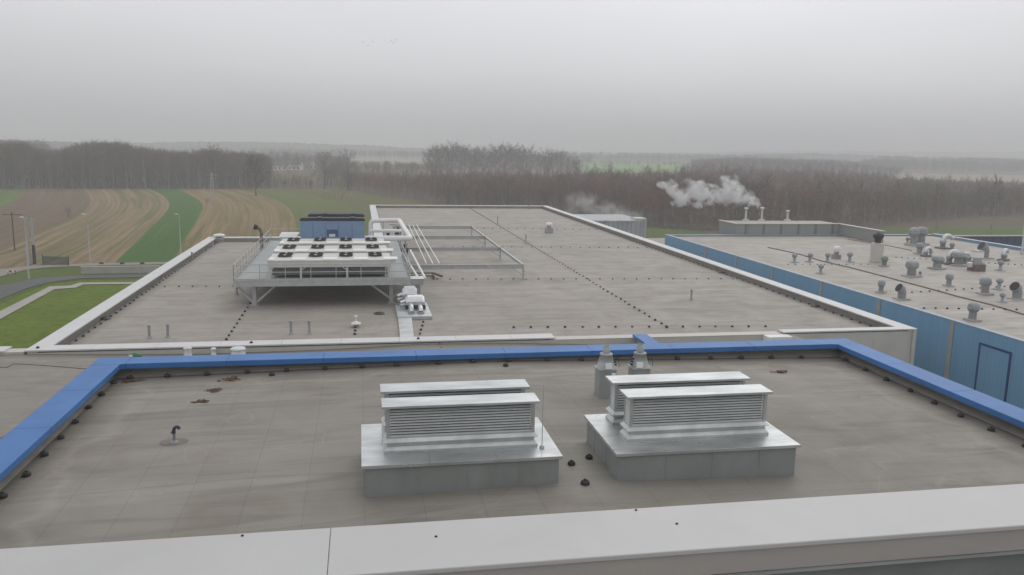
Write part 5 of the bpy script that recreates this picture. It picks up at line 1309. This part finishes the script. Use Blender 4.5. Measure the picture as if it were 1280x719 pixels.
# fence panel
a_ = at(54, 331.5, GZ); b__ = at(86, 333, GZ); t = thing('fence_panel', 'dark green mesh gate panel between two posts beside the gravel track', 'fence', a_)
d = b__-a_; r = MB()
for z in np.linspace(.1, 1.45, 9): r.bar((0, 0, z), (d.x, d.y, z), .03)
for i in range(1, 46): p = d*(i/46); r.bar((p.x, p.y, .1), (p.x, p.y, 1.45), .04)
r.build('mesh', 'fence', t)
for f_ in (0, 1): r = MB(); p = d*f_; r.box(p.x-.06, p.x+.06, p.y-.06, p.y+.06, 0, 1.7); r.build('post', 'fence', t)
# low concrete wall
a_ = at(101.5, 343.3, GZ); b__ = at(200, 342, GZ); hw = atY(101.5, 334, a_.y).z-GZ; d = b__-a_
t = thing('low_wall', 'long low pale concrete wall along the far side of the road', 'wall', a_)
r = MB(); r.bar((0, .15, hw/2), (d.x, d.y+.15, hw/2), .3, hw); r.build('wall', 'stone', t, .02)
r = MB(); r.bar((-.05, .15, hw+.03), (d.x, d.y+.15, hw+.03), .36, .06); r.build('capping', 'trim_pale', t)
for i, px in enumerate((127, 153, 178)):
    q = at(px, 331.5, GZ); r = MB(); r.lathe([(.35, 0), (.35, .45), (.1, .5)], (0, 0, 0), 10)
    tag(r.build('bollard', 'black', None, 0, q), 'low dark block on the kerb above the concrete wall', 'bollard', 'dark blocks along the track')
q = at(15, 345, GZ); t = thing('barrier', 'small red and white barrier by the gravel track at the left edge', 'barrier', q)
r = MB(); r.box(-.6, .6, -.04, .04, .55, .85); r.build('board', 'white', t); r = MB(); r.box(-.35, .05, -.06, -.045, .56, .84); r.box(.35, .58, -.06, -.045, .56, .84); r.build('stripe', 'red', t)
for dx in (-.5, .5): r = MB(); r.box(dx-.05, dx+.05, -.04, .04, 0, .55); r.build('leg', 'red', t)

# ------------------------------------------------------------------ far houses
def house(px, pb, w_, d_, h_, rh, label, wall='white', roofm='roof_tile', rot=0):
    q = at(px, pb, GZ); t = thing('house', label, 'house', q); t.rotation_euler = (0, 0, rot)
    r = MB(); r.box(-w_/2, w_/2, 0, d_, 0, h_); r.add([(-w_/2, 0, h_), (-w_/2, d_, h_), (-w_/2, d_/2, h_+rh)], [(0, 2, 1)]); r.add([(w_/2, 0, h_), (w_/2, d_, h_), (w_/2, d_/2, h_+rh)], [(0, 1, 2)]); r.build('wall', wall, t)
    r = MB(); o_ = .4
    for sy, y0_ in ((1, -o_), (-1, d_+o_)):
        zz = h_-rh*o_/(d_/2); th = .15
        r.add([(-w_/2-o_, y0_, zz), (w_/2+o_, y0_, zz), (w_/2+o_, d_/2, h_+rh), (-w_/2-o_, d_/2, h_+rh), (-w_/2-o_, y0_, zz+th), (w_/2+o_, y0_, zz+th), (w_/2+o_, d_/2, h_+rh+th), (-w_/2-o_, d_/2, h_+rh+th)],
              [(0, 3, 2, 1), (4, 5, 6, 7), (0, 1, 5, 4), (1, 2, 6, 5), (2, 3, 7, 6), (3, 0, 4, 7)])
    r.build('roof', roofm, t)
    n = max(2, int(w_/3))
    for i in range(n):
        x = -w_/2+w_*(i+.5)/n; r = MB(); r.box(x-.55, x+.55, -.03, -.002, 1.0, 2.4); r.build('window', 'glass', t)
    return t
house(347, 213.5, 12, 9, 3.6, 2.6, 'leftmost white farmhouse with a grey roof among the far trees', rot=.2)
house(362, 213, 16, 9, 4.6, 2.8, 'largest white farmhouse in the middle of the far group', rot=-.1)
house(386, 211.5, 13, 8, 3.4, 2.2, 'right white farmhouse under a long pale roof', 'trim_pale', 'stone')
house(596, 213.5, 7, 6, 3.0, 2.0, 'tiny white house among the tall trees behind the birch wood')
house(1263, 205.5, 34, 16, 6.0, 3.0, 'pale long building dim in the mist at the far right', 'trim_pale', 'stone')

# ------------------------------------------------------------------ birds
def bird(px, py, s_, rot, label):
    q = atY(px, py, 260); t = MB(); w_ = .75*s_
    t.tube([(0, -.35*s_, 0), (0, 0, .03), (0, .3*s_, 0)], [.02, .09*s_, .03], 6)
    for sx in (-1, 1):
        t.add([(0, .12*s_, .03), (0, -.12*s_, .03), (sx*w_*.5, -.08*s_, .2*s_), (sx*w_, -.22*s_, .05*s_), (sx*w_*.5, .13*s_, .2*s_), (0, 0, .0)], [(0, 1, 2, 4), (4, 2, 3)])
    o = t.build('bird', 'black', None, 0, q); o.rotation_euler = (0, 0, rot); return tag(o, label, 'bird', 'birds in the distant flock')
for i, (px, py) in enumerate(((454, 53), (460, 57), (465.5, 52), (480.5, 51.5), (489, 50.5), (491.5, 53.5), (495, 50), (485.5, 53))):
    bird(px, py, .6, random.uniform(0, 3), 'tiny dark bird of the loose flock high over the fields')
for o in list(bpy.data.objects):
    if o.users_collection and 'label' not in o and 'kind' not in o and o.parent is None and o.type in {'MESH', 'EMPTY'} and PC not in o.users_collection: print('UNTAGGED', o.name)

for o in COL.objects:      # vents stand a little out of true
    if o.parent is None and o.name.split('.')[0] in ('mushroom_cowl', 'vent_stub', 'gooseneck_vent', 'angled_cowl', 'vent_post'):
        o.rotation_euler = (random.gauss(0, .02), random.gauss(0, .025), random.gauss(0, .25))
for o in bpy.data.objects:
    if o.parent is None and 'label' in o and not 4 <= len(o['label'].replace('-', ' ').split()) <= 16: print('LABEL', o.name, len(o['label'].split()), o['label'])
